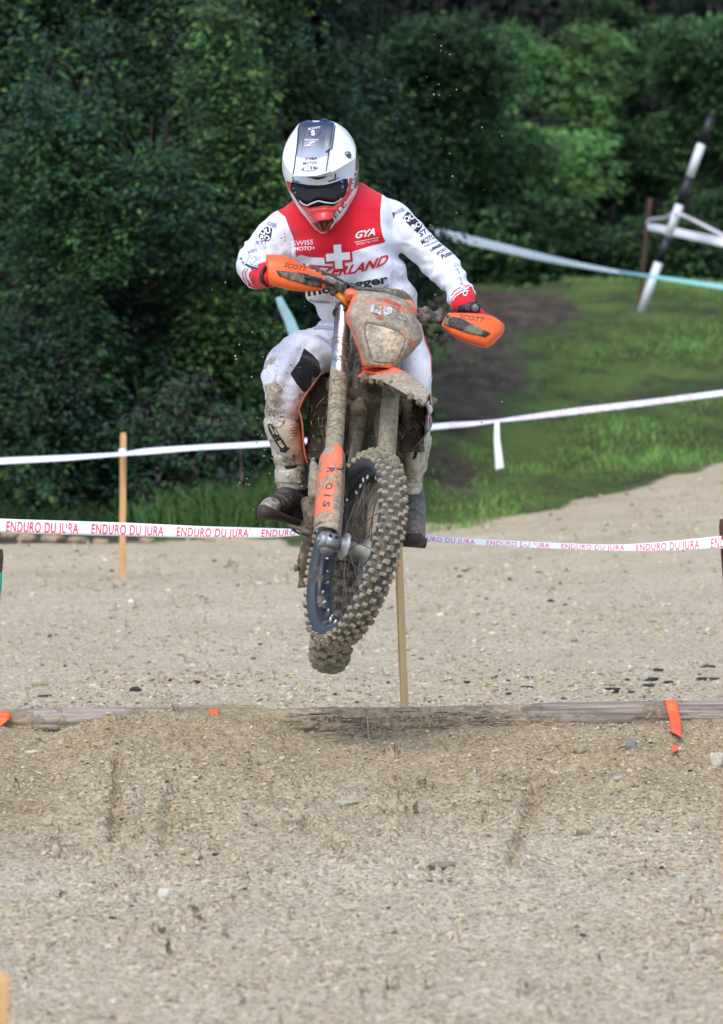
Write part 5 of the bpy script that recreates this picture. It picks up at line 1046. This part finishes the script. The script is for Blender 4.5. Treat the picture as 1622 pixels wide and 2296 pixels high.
# right sleeve (picture right)
A1 = math.atan2(504-556, 949-895)  # across the sleeve
T('VOGEL', 905, 498, 915, 472, 0.1) if False else None
T('P', 883, 489, 891, 484, 12, m_kp, .3, .04); T('VOGEL', 889, 481, 909, 470, 8, m_navy, .1, .02)
Z([(903, 489), (914, 474), (926, 480), (950, 503), (937, 522), (922, 508)], m_kp, 'print_panel', .0022)
T('QU', 911, 500, 925, 485, 13, m_wp, 0, .03, 1., (-.5, -1)) if False else None
T('QU', 908, 497, 931, 489, 12, m_wp, .0, .05, 1., None, .003); T('BO', 926, 515, 947, 505, 11, m_wp, .0, .05, 1., None, .003)
T('STI', 943, 531, 965, 517, 11, m_navy, .2, .04); T('MOTOS', 947, 549, 983, 530, 12, m_kp, .1, .02); T('MANAGER', 952, 555, 990, 538, 5, m_navy); T('LIBRESA', 966, 563, 996, 548, 6, m_kp, .1, .06); T('SPORTS', 981, 572, 1006, 557, 6.5, m_kp, .1, .03); T('Putsch', 992, 580, 1022, 566, 10, m_kp, .0, .05)
T('JMZ', 1019, 598, 1047, 640, 14, m_navy, .2, -.0, 1.0, (-.9, .1)) if False else None
for s, (x0, y0) in (('T', (1021, 593)), ('M', (1027, 611)), ('2', (1034, 632)), ('O', (1040, 650))):
    T(s, x0-2, y0+14, x0+10, y0+12, 15, m_navy, .2, .055); T(s, x0-2, y0+14, x0+10, y0+12, 15, m_wp, .2, .018, 1., None, .0032)
Z(band([(1020, 588), (1030, 612), (1037, 640), (1044, 668)], 1.2), m_navy, 'line'); 
for k_ in (0, 6): Z(band([(1014+k_*.25, 668+k_), (1020+k_*.3, 658+k_), (1036, 648+k_), (1052, 645+k_)], 2.4), m_wp, 'cuff_stripe', .0024)
Z(band([(1012, 664), (1018, 653), (1034, 643), (1054, 639)], 2.2), m_rp, 'cuff_stripe', .0024)
# left sleeve
T('VOGEL', 598, 502, 621, 508, 7.5, m_navy, .0, .02); T('MOTORSPORT', 599, 506, 620, 513, 4, m_navy)
Z([(579, 529), (589, 512), (599, 508), (611, 512), (608, 532), (603, 541), (586, 538)], m_kp, 'print_panel'); T('QU', 583, 525, 607, 522, 12, m_wp, .0, .05, 1., None, .003); T('BO', 583, 538, 605, 538, 11, m_wp, .0, .05, 1., None, .003)
T('STI', 573, 546, 597, 545, 6, m_navy, 0, .03); T('MOTOS', 563, 560, 599, 556, 13, m_navy, .3, .045); T('MOTOS', 563, 560, 599, 556, 13, m_wp, .3, .012, 1., None, .003); T('SPORTS', 556, 569, 577, 563, 6, m_navy, .1, .03)
T('JMZ', 548, 588, 581, 596, 19, m_navy, .3, .06); T('JMZ', 548, 588, 581, 596, 19, m_wp, .3, .015, 1., None, .003)
Z(band([(540, 577), (542, 586), (550, 592), (562, 598), (580, 602)], 5), m_navy, 'line', .0026); Z(band([(543, 579), (545, 585), (553, 590), (565, 595), (580, 599)], 1.2), m_wp, 'line', .0034)
for k_ in (0, 6): Z(band([(557-k_, 601), (550-k_, 612), (552-k_, 624), (561-k_, 640)], 2.2), m_rp, 'cuff_stripe', .0024)
Z(band([(563, 604), (556, 613), (558, 624), (567, 642)], 2.6), m_wp, 'cuff_stripe', .0026)
# ---- trousers
pel = loft([(712, 742, 920, 20.88, 21.10), (722, 722, 942, 20.85, 21.15), (735, 706, 948, 20.84, 21.19), (760, 690, 954, 20.86, 21.22), (790, 700, 958, 20.88, 21.24), (820, 715, 960, 20.92, 21.22), (850, 745, 950, 20.98, 21.16)], 'y', ex=2.3, n=48)
legL = chain([(748, 785, 21.02, 56), (715, 790, 20.96, 60), (680, 806, 20.90, 62), (654, 828, 20.82, 61), (645, 852, 20.78, 57), (642, 880, 20.79, 50), (637, 908, 20.82, 43), (635, 934, 20.84, 40)])
legR = chain([(905, 780, 21.02, 56), (914, 830, 20.94, 55), (919, 880, 20.87, 52), (925, 920, 20.87, 45), (930, 960, 20.90, 36)])
me = voxel([pel, legL, legR], .0065, 6)
def fp(c, n):
    x, y, d = Q(c); w = folds(c, n, 23, .0055); w = w + .006*smoothstep(880, 900, y)*np.cos((y-890)/4.6+1.5*vn(c*7, 3))*.4
    for (cx, cy, ang, L_) in ((735, 800, 2.3, 50), (700, 770, 2.0, 60), (640, 830, .5, 50), (955, 870, .2, 60), (620, 900, .2, 40)):
        q = (x-cx)*math.cos(ang)+(y-cy)*math.sin(ang); p = -(x-cx)*math.sin(ang)+(y-cy)*math.cos(ang); w = w + .008*np.exp(-(p/L_)**2)*np.cos(q/8+2*vn(c*5, 4))*np.exp(-(q/40)**2)
    return w
disp(me, fp); me.update()
paint(me, 'patch', [[(682, 780), (704, 797), (716, 812), (720, 832), (712, 850), (690, 884), (680, 878), (666, 862), (651, 838), (662, 822), (671, 810)]])
paint(me, 'red', [[(940, 715), (960, 715), (962, 760), (975, 800), (980, 850), (968, 850), (966, 800), (953, 765), (948, 742)], [(962, 935), (985, 930), (985, 990), (966, 990)]])
x, y, _ = Q(co(me)); attr(me, 'wm', -.02 + .20*np.exp(-((x-612)/22)**2-((y-815)/32)**2) + .17*np.exp(-((x-612)/34)**2-((y-890)/40)**2) + .06*(y > 860) - .12*((x > 690)*(x < 760)*(y < 850)) - .05*(x > 900))
trousers = link('trousers', me, m_pan, rider)
mb = MB(); mb.tube([P(*p) for p in smooth_pts([(706, 735, 20.86), (728, 734, 20.835), (760, 738, 20.82), (800, 742, 20.82), (860, 742, 20.82), (930, 735, 20.84)], 5)], .009, 8, flat=.5); link('waistband', mb.me(), mat('grey_blue_band', (.30, .33, .45), .7), rider)
# black elastic hem above the boot
v, f = loft([(922, 594, 676, 20.78, 20.91), (926, 594, 676, 20.775, 20.915), (934, 594, 676, 20.78, 20.91)], 'y', ex=2.1, n=40, slope=-.02); link('trouser_hem', fix(mesh(v, f)), m_blk, rider)
# ---- boots
m_bt = mat('boot_plastic', (.62, .56, .44), .5, mud=.46, mudscale=15, mudcol=(.36, .28, .17), bump=.0012, bumpscale=110, specks=.3, speckcol=(.09, .07, .05), speckscale=90)
m_bk = mat('boot_dark', (.035, .032, .03), .5, mud=.46, mudscale=18, mudcol=(.16, .13, .10), bump=.003, bumpscale=90)
m_sole = mat('boot_sole', (.055, .042, .03), .7, mud=.36, mudscale=14, mudcol=(.15, .11, .065)); m_toe = mat('boot_toe', (.42, .42, .42), .5, mud=.5, mudscale=22, mudcol=(.20, .16, .11))
bootL = thing('t', P(650, 1180, 20.85), None, None); bootL.name = 'boot'; bootL.parent = rider; bootL.location = ORG[bootL]-ORG[rider]
me = voxel([loft([(935, 594, 672, 20.77, 20.93), (945, 591, 675, 20.76, 20.94), (960, 593, 678, 20.755, 20.95), (985, 601, 682, 20.77, 20.97), (1006, 609, 685, 20.79, 20.98), (1026, 611, 688, 20.81, 20.99), (1043, 617, 689, 20.83, 21.0), (1062, 619, 689, 20.84, 21.01), (1085, 621, 689, 20.85, 21.02), (1100, 624, 691, 20.86, 21.03)], 'y', n=44)], .006, 3); disp(me, lambda c, n: .0014*fbm(c*35, 3, 3)); link('boot_shaft', me, m_bt, bootL); bb = surf(me, ORG[bootL])
me = voxel([chain([(664, 1106, 20.94, 31), (652, 1116, 20.90, 33), (636, 1128, 20.84, 30), (618, 1137, 20.78, 27), (602, 1143, 20.73, 23)]), chain([(668, 1120, 20.97, 26), (678, 1146, 20.99, 25)]), chain([(640, 1150, 20.84, 20), (672, 1162, 20.92, 20), (685, 1158, 21.0, 16)])], .006, 3); disp(me, lambda c, n: .004*fbm(c*35, 3, 3)); link('boot_foot', me, m_bk, bootL)
me = voxel([chain([(609, 1136, 20.735, 22), (599, 1139, 20.715, 20), (594, 1141, 20.71, 16)])], .005, 2); link('toe_cap', me, m_toe, bootL)
v, f = loft([(576.5, 1140, 1156, 20.70, 20.76), (581, 1132, 1162, 20.675, 20.80), (595, 1130, 1166, 20.66, 20.84), (615, 1136, 1168, 20.68, 20.88), (640, 1150, 1173, 20.74, 20.93), (665, 1160, 1180, 20.82, 21.0), (690, 1166, 1182, 20.90, 21.04)], 'x', ex=2.8, n=28); link('sole', fix(mesh(v, f)), m_sole, bootL)
poly_on('sole_logo', bootL, mat('tan_logo', (.30, .20, .11), .7), surf(bootL.children[-1].data, ORG[bootL]), band([(596, 1150), (602, 1148), (609, 1152), (616, 1158), (622, 1163)], 4), .002)
def bp_(poly, h, m, name): return raised(name, bb, poly, h, m, bootL, 6, .0003)
shin = bp_([(599, 938), (640, 936), (668, 934), (672, 950), (678, 985), (680, 1004), (668, 1026), (656, 1031), (630, 1018), (611, 1000), (601, 985), (595, 955)], .009, m_bt, 'shin_plate')
bsh = surf(shin.data, ORG[bootL])
def bq(poly, h, m, name): return raised(name, bsh, poly, h, m, bootL, 6, .0003)
for i in range(6): bq([(649, 950+i*6.2), (667, 947.5+i*6.2), (669, 950+i*6.2), (650, 953+i*6.2)], .0045, m_bt, 'shin_rib')
bq([(615, 941), (641, 940), (636, 952), (628, 960), (613, 957)], .004, m_bt, 'knee_tab'); bq([(672, 936), (679, 944), (682, 985), (676, 968), (669, 948)], .003, m_blk, 'inner_gusset')
bp_([(611, 1022), (620, 1018), (645, 1030), (662, 1036), (686, 1036), (687, 1041), (640, 1044), (617, 1041)], .006, m_bt, 'lower_shin_plate'); bp_([(637, 1045), (668, 1042), (662, 1050), (642, 1052)], .002, m_blk, 'flex_gap')
for k_, (yy, hh) in enumerate(((1058, 26),)):
    bp_([(616, 1052), (640, 1056), (672, 1047), (690, 1046), (691, 1068), (690, 1086), (668, 1086), (640, 1084), (617, 1082)], .008, m_bt, 'ankle_strap')
for pl in ([(668, 1056), (674, 1052), (678, 1062), (672, 1072), (666, 1074), (669, 1064)], [(668, 1078), (684, 1080), (684, 1084), (668, 1084)], [(640, 1062), (650, 1062), (652, 1070), (644, 1074), (638, 1068)]): bp_(pl, .013, m_bt, 'buckle')
for (x_, y_) in ((664, 944), (658, 1022), (612, 1024), (679, 1060), (679, 1080)):
    mb = MB(); p = project(bb, x_, y_, .012)
    if p: mb.tube([p, p+Vector((0, .006, 0))], .0045, 10); link('rivet', mb.me(), m_blk, bootL)
# maker's letters, black, sliding down the shin plate
for pl in ([(600, 953), (603, 949), (608, 950), (618, 960), (628, 978), (614, 985), (603, 967)],): poly_on('logo_panel', bootL, m_ink, bsh, pl, .0022)
poly_on('lettering', bootL, m_bt, bsh, [(604, 954), (606, 953), (616, 972), (613, 974)], .0034)
poly_on('lettering', bootL, m_ink, bsh, [(614, 986), (629, 979), (645, 1003), (652, 1003), (640, 1016), (628, 1013), (627, 1006)], .0022)
poly_on('lettering', bootL, m_bt, bsh, [(622, 990), (629, 987), (638, 1000), (634, 1005), (628, 1001)], .0034); poly_on('lettering', bootL, m_bt, bsh, [(613, 962), (616, 960), (624, 974), (620, 975)], .0034)
bootR = thing('t', P(930, 1225, 20.85), None, None); bootR.name = 'boot'; bootR.parent = rider; bootR.location = ORG[bootR]-ORG[rider]
me = voxel([loft([(975, 912, 966, 20.86, 20.98), (985, 905, 969, 20.84, 21.0), (1000, 900, 967, 20.84, 21.02), (1037, 900, 960, 20.86, 21.03), (1054, 898, 958, 20.87, 21.04), (1068, 896, 948, 20.88, 21.05), (1085, 892, 947, 20.88, 21.06), (1110, 892, 948, 20.88, 21.06)], 'y', n=40)], .006, 3); disp(me, lambda c, n: .002*fbm(c*35, 3, 6)); link('boot_shaft', me, m_bt, bootR); bb2 = surf(me, ORG[bootR])
for i in range(6): raised('shin_rib', bb2, [(944, 992+i*8), (962-i*1.2, 990+i*8), (961-i*1.2, 994+i*8), (944, 996+i*8)], .007, m_bt, bootR)
raised('ankle_strap', bb2, [(898, 1074), (946, 1071), (949, 1092), (900, 1094)], .010, m_bt, bootR); raised('buckle', bb2, [(930, 1078), (946, 1077), (946, 1088), (930, 1089)], .016, m_bt, bootR); raised('logo_panel', bb2, [(936, 996), (942, 1002), (934, 1026), (926, 1032), (930, 1012)], .004, m_blk, bootR)
m_bg = mat('boot_foot_grey', (.12, .10, .085), .45, mud=.60, mudscale=9, mudcol=(.26, .22, .17), bump=.004, bumpscale=60)
me = voxel([chain([(925, 1106, 20.96, 27), (926, 1130, 20.92, 29), (928, 1160, 20.84, 27), (930, 1185, 20.76, 25), (931, 1200, 20.72, 22)])], .006, 3); disp(me, lambda c, n: .003*fbm(c*25, 3, 6)); link('boot_foot', me, m_bg, bootR)
v, f = loft([(1196, 906, 953, 20.68, 20.9), (1208, 903, 955, 20.67, 20.95), (1216, 903, 954, 20.68, 21.0), (1224, 905, 946, 20.7, 21.0)], 'y', ex=2.8, n=28); link('sole', fix(mesh(v, f)), m_sole, bootR)
# ---- gloves: palm, four unequal fingers wound round the grip, thumb below
m_glv = mat('glove', (.02, .02, .022), .7, bump=.001, bumpscale=90, mud=.3, mudscale=25); m_glr = mat('glove_red', (.62, .015, .03), .75, bump=.001, bumpscale=90, mud=.26, mudscale=20)
def glove(i0, wrist, m, sgn):
    c0 = Vector(BAR[i0]); t = (Vector(BAR[i0+4])-Vector(BAR[i0-4])).normalized(); wv = (Vector(wrist)-c0); wv = (wv-t*wv.dot(t)).normalized(); b = t.cross(wv); b = b if b.y < 0 else -b
    parts = [tube([c0+wv*.045-t*.030*sgn, c0+wv*.048, c0+wv*.045+t*.030*sgn], [.024, .026, .024], 12), tube([Vector(wrist), c0+wv*.055], [.030, .033], 14, flat=.8)]
    for k_, (l, r) in enumerate(((.92, .0098), (1.0, .0102), (.96, .0098), (.82, .0088))):
        o_ = c0 + t*((k_-1.5)*.0215*sgn); pts = []
        for s in np.linspace(0, 1, 8):
            a = s*l*4.1; R_ = .029; pts.append(o_ + wv*(math.cos(a)*R_+.018*(1-s)) + b*(math.sin(a)*R_))
        parts.append(tube(pts, [r*1.1, r*1.12, r, r*1.04, r*.95, r*.95, r*.88, r*.7], 9))
    parts.append(tube([c0+wv*.045-t*.034*sgn, c0-b*.024-t*.040*sgn+wv*.012, c0-b*.018-t*.030*sgn-wv*.022, c0+b*.004-t*.022*sgn-wv*.032], [.015, .013, .011, .009], 9))
    me = voxel(parts, .0042, 2); return link('glove', me, m, rider)
glove(6, P(604, 621, 20.455), m_glv, 1); glove(63, P(1049, 702, 20.61), m_glr, -1)
# wrist strap (picture left) and wrist watch (picture right)
mb = MB(); mb.tube([P(*p) for p in smooth_pts([(596, 598, 20.42), (587, 612, 20.40), (588, 630, 20.40), (600, 641, 20.42)], 5)], .009, 8, flat=.7); link('wrist_strap', mb.me(), m_blk, rider)
v, f = tube([P(1047, 681, 20.60), P(1052, 699, 20.60)], [.0385, .0385], 28); link('watch_strap', fix(mesh(v, f)), m_blk, rider)
mb = MB(); mb.tube([P(1066, 690, 20.555), P(1067, 690, 20.575)], [.0165, .0175], 24); w_ = link('watch', mb.me(), m_blk, rider); mb = MB(); mb.tube([P(1065.6, 690, 20.551), P(1066, 690, 20.556)], [.0125, .0135], 24); link('watch_face', mb.me(), mat('watch_glass', (.12, .14, .19), .15), w_)
mb = MB(); mb.box(P(1050, 690, 20.562), (.010, .003, -.001), (0, .004, 0), (0, .001, .009)); link('watch_buckle', bevel(mb.me(False), .002), mat('dark_buckle', (.05, .05, .06), .3), w_)
# ================================================================ HELMET
helm = thing('t', P(722, 524, 20.8), None, None); helm.name = 'helmet'; helm.parent = rider; helm.location = ORG[helm]-ORG[rider]
m_hel = mat('helmet_shell', (.80, .81, .82), .32, paints=(('red', (.62, .045, .042)), ('blk', (.015, .018, .03)), ('wht', (.80, .81, .82)), ('gog', (.012, .012, .014))), mud=.24, mudscale=24, wmud='wm', specks=.42, speckcol=(.09, .07, .05), speckscale=75, spec=.5)
HR = [(270, 690, 738, 20.74, 20.84), (276, 672, 756, 20.70, 20.90), (290, 660, 776, 20.66, 20.95), (310, 647, 791, 20.635, 21.0), (330, 638, 799, 20.62, 21.02), (355, 633, 805, 20.62, 21.035), (385, 634, 806, 20.62, 21.035), (408, 641, 804.5, 20.60, 21.02), (428, 648, 801, 20.59, 20.99), (445, 656, 793, 20.575, 20.96), (460, 665, 784, 20.555, 20.92), (475, 675, 775, 20.54, 20.88), (490, 688, 764, 20.53, 20.84), (503, 698, 752, 20.53, 20.80), (514, 708, 741, 20.54, 20.74), (523, 719, 733, 20.57, 20.68)]
v, f = loft(HR, 'y', ex=2.15, n=72, k=5, slope=-.12); me = fix(mesh(v, f)); me = voxel([(v, f)], .005, 2)
EYE = [(652, 410), (680, 416), (705, 418), (745, 413), (775, 402), (780, 412), (776, 432), (765, 449), (748, 463), (730, 461), (712, 463), (695, 467), (680, 459), (662, 440), (655, 425)]
c = co(me); n_ = nrm(me); x, y, d = Q(c); s_ = sdist(x, y, EYE); fr = n_[:, 1] < .2; c[:, 1] += np.where(fr, .045*smoothstep(-1, 5, s_), 0)
c[:, 1] -= np.where(fr, .010*np.exp(-((s_+6)/5)**2)*(y > 425), 0)
for pl in ([(700, 500), (745, 492), (752, 500), (738, 518), (722, 520), (706, 514)],): c[:, 1] += np.where(fr, .016*smoothstep(-1, 4, sdist(x, y, pl)), 0)
setco(me, c)
RD = [(641, 405), (652, 407), (662, 430), (680, 452), (705, 460), (745, 456), (765, 444), (780, 425), (784, 398), (800, 402), (797, 428), (786, 452), (768, 470), (752, 505), (735, 522), (715, 520), (700, 503), (690, 495), (676, 474), (660, 446), (648, 425)]
paint(me, 'red', [RD], True); paint(me, 'blk', [[(799, 330), (810, 330), (810, 400), (797, 428), (793, 405), (797, 380)], [(660, 427), (664, 427), (668, 436), (664, 440)], [(681, 484), (687, 484), (698, 500), (692, 503)]], True)
paint(me, 'wht', [[(788, 432), (800, 418), (796, 432), (788, 445), (776, 462), (765, 478), (770, 455)], [(762, 464), (770, 462), (766, 478), (752, 500), (738, 520), (748, 490), (750, 480)], [(652, 434), (655, 432), (672, 460), (690, 486), (700, 500), (694, 502), (680, 484), (664, 460)]], True)
paint(me, 'gog', [EYE], True); x, y, _ = Q(co(me)); attr(me, 'wm', -.2 + .12*np.exp(-((y-402)/9)**2) + .13*smoothstep(455, 490, y))
shell = link('shell', me, m_hel, helm); bh = surf(me, ORG[helm])
# goggles
def gog_form(cols, ex): v, f = loft(cols, 'x', ex=ex, n=48); return fix(mesh(v, f))
me = gog_form([(652, 409, 424, 20.640, 20.70), (657, 408, 434, 20.628, 20.70), (666, 410, 448, 20.612, 20.69), (679, 412, 461, 20.600, 20.68), (692, 414, 467, 20.592, 20.67), (712, 414, 463, 20.588, 20.67), (734, 411, 463, 20.588, 20.67), (752, 407, 460, 20.592, 20.67), (766, 403, 449, 20.600, 20.67), (775, 400, 434, 20.612, 20.68), (781, 402, 418, 20.628, 20.69)], 5)
gog = link('goggles', me, mat('goggle_frame', (.012, .012, .014), .75, spec=.2), helm)
me = gog_form([(656, 413, 424, 20.632, 20.66), (660, 413, 432, 20.620, 20.65), (668, 415, 445, 20.606, 20.64), (680, 417, 455, 20.594, 20.63), (692, 418, 457, 20.585, 20.62), (704, 418, 451, 20.581, 20.62), (714, 418, 447, 20.580, 20.62), (734, 415, 451, 20.580, 20.62), (750, 411, 452, 20.585, 20.62), (764, 407, 444, 20.594, 20.63), (772, 405, 430, 20.606, 20.64), (777, 406, 416, 20.618, 20.65)], 6)
lens = link('goggle_lens', me, mat('goggle_lens', (.012, .008, .016), .08, spec=.22), gog); bgog = surf(me, ORG[helm])
BVH2 = surf(gog.data, ORG[helm])
poly_on('lens_rim', gog, m_wl0 if False else mat('white_rim', (.80, .80, .80), .4, mud=.3, mudscale=40), BVH2, band([(671, 450), (679, 457), (689, 460.5), (700, 455), (714, 450), (730, 453.5), (748, 455.5), (759, 451), (767, 444)], 3), .010)
for x_, y_ in ((659, 422), (662, 432), (767, 407), (768, 419)):
    p = project(bgog, x_, y_, .002)
    if p: mb = MB(); mb.tube([p, p+Vector((0, .004, 0))], .0042, 10); link('lens_pin', mb.me(), mat('pin_grey', (.25, .25, .27), .3), gog)
# peak: a wide folded sheet on top of the shell, standing off the brow
PK = [(268.5, 690, 731, 20.70), (276, 673, 752, 20.66), (290, 666, 764, 20.63), (310, 650, 784, 20.605), (330, 640, 795, 20.585), (352, 635, 797, 20.56), (362, 637, 786, 20.545), (372, 641, 769, 20.53), (382, 648, 752, 20.515), (388, 653, 735, 20.505), (393, 656, 712, 20.50), (395.5, 658, 690, 20.50)]
R_ = smooth_pts(PK, 9); v, K = [], 121
for o_ in (0, .005):
    for pos, lo, hi, d_ in R_:
        for j in range(K):
            t = -1+2*j/(K-1); x_ = (lo+hi)/2+t*(hi-lo)/2; xm = np.interp(pos, [270, 396], [713, 697]); w = (x_-xm)/90
            ridge = -.010*math.exp(-((abs(x_-xm)-np.interp(pos, [270, 396], [30, 35]))/6)**2)*.7
            notch = .0
            yb = pos + (-8*w*w*(1 if pos > 385 else 0)) + (9*math.exp(-((x_-709)/7)**2) if pos < 272 else 0) - (4*math.exp(-((x_-728)/8)**2) if pos < 271 else 0)
            v.append(P(x_, yb, d_ + .075*w*w + ridge + o_))
m, T_ = len(R_), len(R_)*K
f = [(o_+i*K+j, o_+i*K+j+1, o_+(i+1)*K+j+1, o_+(i+1)*K+j) for o_ in (0, T_) for i in range(m-1) for j in range(K-1)]
f += [(i*K+j, (i+1)*K+j, T_+(i+1)*K+j, T_+i*K+j) for i in range(m-1) for j in (0, K-1)] + [(i*K+j, i*K+j+1, T_+i*K+j+1, T_+i*K+j) for i in (0, m-1) for j in range(K-1)]
me = fix(mesh(v, f)); x, y, _ = Q(co(me))
m_pk = mat('peak_plastic', (.80, .81, .83), .25, paints=(), mud=.2, mudscale=30, specks=.22, speckscale=110, tint=True)
st = sdist(x, y, [(669, 262), (752, 262), (748, 300), (743, 330), (735, 352), (731, 350), (728, 352), (702, 359), (670, 354), (667, 352), (664, 345), (667, 300)])
g_ = np.clip((y-268)/(352-268), 0, 1)[:, None]; navy = np.array([.012, .022, .075])*(1-smoothstep(0, .38, g_))+np.array([.10, .11, .135])*smoothstep(0, .38, g_)*(1-smoothstep(.45, 1, g_))+np.array([.36, .40, .47])*smoothstep(.45, 1, g_)
base_ = np.array([.80, .81, .83]); k_ = smoothstep(-.6, .6, st)[:, None]; colattr(me, base_*(1-k_)+navy*k_); peak = link('peak', me, m_pk, helm); bk = surf(me, ORG[helm])
def HP(poly, m, name='print', off=.0015): return poly_on(name, peak, m, bk, poly, off, 6)
HP([(669, 352), (700, 359), (730, 350), (732, 392), (700, 394), (664, 396)], mat('peak_white', (.82, .83, .84), .25), 'white_panel', .001)
for pl in ([(669, 282), (667, 320), (663, 352), (659, 380), (656, 394)], [(752, 280), (748, 310), (744, 334)], [(738, 340), (735, 360), (731, 384)]): HP(band(smooth_pts(pl, 4), 2.4), m_ink, 'stripe', .0035)
HP([(730, 338), (743, 331), (741, 336), (737, 341), (730, 342)], m_ink, 'stripe', .0018)
def HT(s, x0, y0, x1, y1, h, m, sh=0., b=0.): return text_on('lettering', peak, m, bk, s, x0, y0, x1, y1, h, sh, b, 1., .0025)
HT('X', 684, 360, 692, 359, 7, m_rp, .5, .05); HT('TRA', 693, 359, 712, 357, 6, m_ink, .1, .03); HT('MOTOS', 679, 363+6, 711, 361+6, 6.5, m_ink, .15, .03)
th = np.linspace(0, 2*math.pi, 28, endpoint=False); HP([(694.5+19.5*math.cos(a), 373+5+6.0*math.sin(a)-1.6*math.cos(a)) for a in th], m_ink, 'oval', .0018); HP([(694.5+17.8*math.cos(a), 378+4.7*math.sin(a)-1.5*math.cos(a)) for a in th], m_wp, 'oval', .0024)
HP([(694.5+16.5*math.cos(a), 378+3.9*math.sin(a)-1.4*math.cos(a)) for a in th], m_ink, 'oval', .0029); text_on('lettering', peak, m_wp, bk, 'BELL', 682, 382, 706.5, 379.5, 6.4, .0, .06, 1., .0036)
HT('SCOTT', 690, 291, 720, 287, 4.5, m_wp, .4, .04); HT('S', 698.5, 303, 707, 302, 11, m_wp, .0, .06); HT('TROPHY', 681, 315, 716, 315, 4, m_wp, .2, .03); HT('Z', 684, 327, 710, 325, 9, m_wp, .8, .05)
HP(band([(690, 296), (697, 302), (704, 310), (712, 303), (722, 293)], 1.3), m_ink, 'line', .002)
p = project(bk, 780, 347, .003)
if p is None: p = P(780, 347, 20.60)
for r_, m_, dd in ((.0125, m_ink, 0), (.0095, mat('screw_grey', (.30, .30, .30), .35, .6), .003), (.0045, m_ink, .005)):
    mb = MB(); mb.tube([p-Vector((0, dd+.002, 0)), p+Vector((0, .006, 0))], r_, 18); link('visor_screw', mb.me(), m_, helm)
# brow vents, chin vent, dark patch under the peak, side lettering
def HS(poly, m, name='print', off=.002): return poly_on(name, shell, m, bh, poly, off, 5)
HS([(681, 395), (712, 397), (735, 394), (727, 399), (712, 403), (698, 399)], m_ink, 'brow_dark'); HS(band([(656, 396), (660, 408)], 2.4), m_ink, 'stripe'); HS(band([(753, 389), (752, 402)], 3), m_ink, 'stripe')
for pl in ([(650, 404), (668, 405), (674, 409), (660, 409)], [(735, 405), (758, 398), (764, 397), (752, 404), (738, 408)]): HS(pl, mat('vent_grey', (.18, .18, .2), .5), 'brow_vent')
HS([(702, 499), (718, 494), (742, 493), (746, 498), (738, 514), (724, 519), (710, 511)], mat('vent_dark', (.04, .012, .012), .6), 'chin_vent')
for pl in ([(712, 497), (722, 515)], [(728, 495), (728, 516)], [(742, 497), (731, 514)]): HS(band([pl[0], ((pl[0][0]+pl[1][0])/2, (pl[0][1]+pl[1][1])/2), pl[1]], 2.6), mat('vent_rib', (.45, .03, .03), .5), 'vent_rib', .006)
text_on('lettering', shell, m_ink, bh, 'BELL', 742, 506, 778, 458, 9, .2, .03, 1.1, .0025); text_on('lettering', shell, m_wp, bh, 'BELL', 792, 425, 803, 378, 6, .1, .03, 1.1, .0025); text_on('lettering', shell, m_rp, bh, 'MX', 770, 460, 790, 432, 8, .2, .03, 1.1, .0028)
HS([(692, 459), (704, 455), (708, 457), (696, 462)], mat('chin_dark_red', (.45, .02, .02), .4), 'chin_slot'); HS(band([(690, 466), (706, 464), (722, 466)], 1.6), mat('chin_dark_red2', (.45, .02, .02), .4), 'chin_slot'); HS(band([(732, 466), (750, 462)], 1.6), bpy.data.materials['chin_dark_red2'], 'chin_slot')
# ================================================================ dirt thrown up in the air
vs, fs, cs, off = [], [], [], 0; n = 230
px_ = np.concatenate([rng.normal(590, 45, 110), rng.normal(1010, 50, 60), rng.uniform(480, 1200, 60)]); py_ = np.concatenate([rng.uniform(640, 1290, 110), rng.uniform(60, 1000, 60), rng.uniform(80, 1350, 60)]); dp_ = rng.uniform(20.2, 21.6, n)
c = PA(px_, py_, dp_); r = .0010+.0026*rng.random(n)**4; base = ico[None]*(1+rng.normal(0, .25, (n, 12, 1))); v = base*r[:, None, None]+c[:, None]
me = mesh(v.reshape(-1, 3), (icf[None]+np.arange(n)[:, None, None]*12).reshape(-1, 3), False); tag(link('flying_dirt', me, mat('flying_dirt', (.42, .38, .30), .9)), 'specks of dirt flying through the air round the rider', kind='stuff')
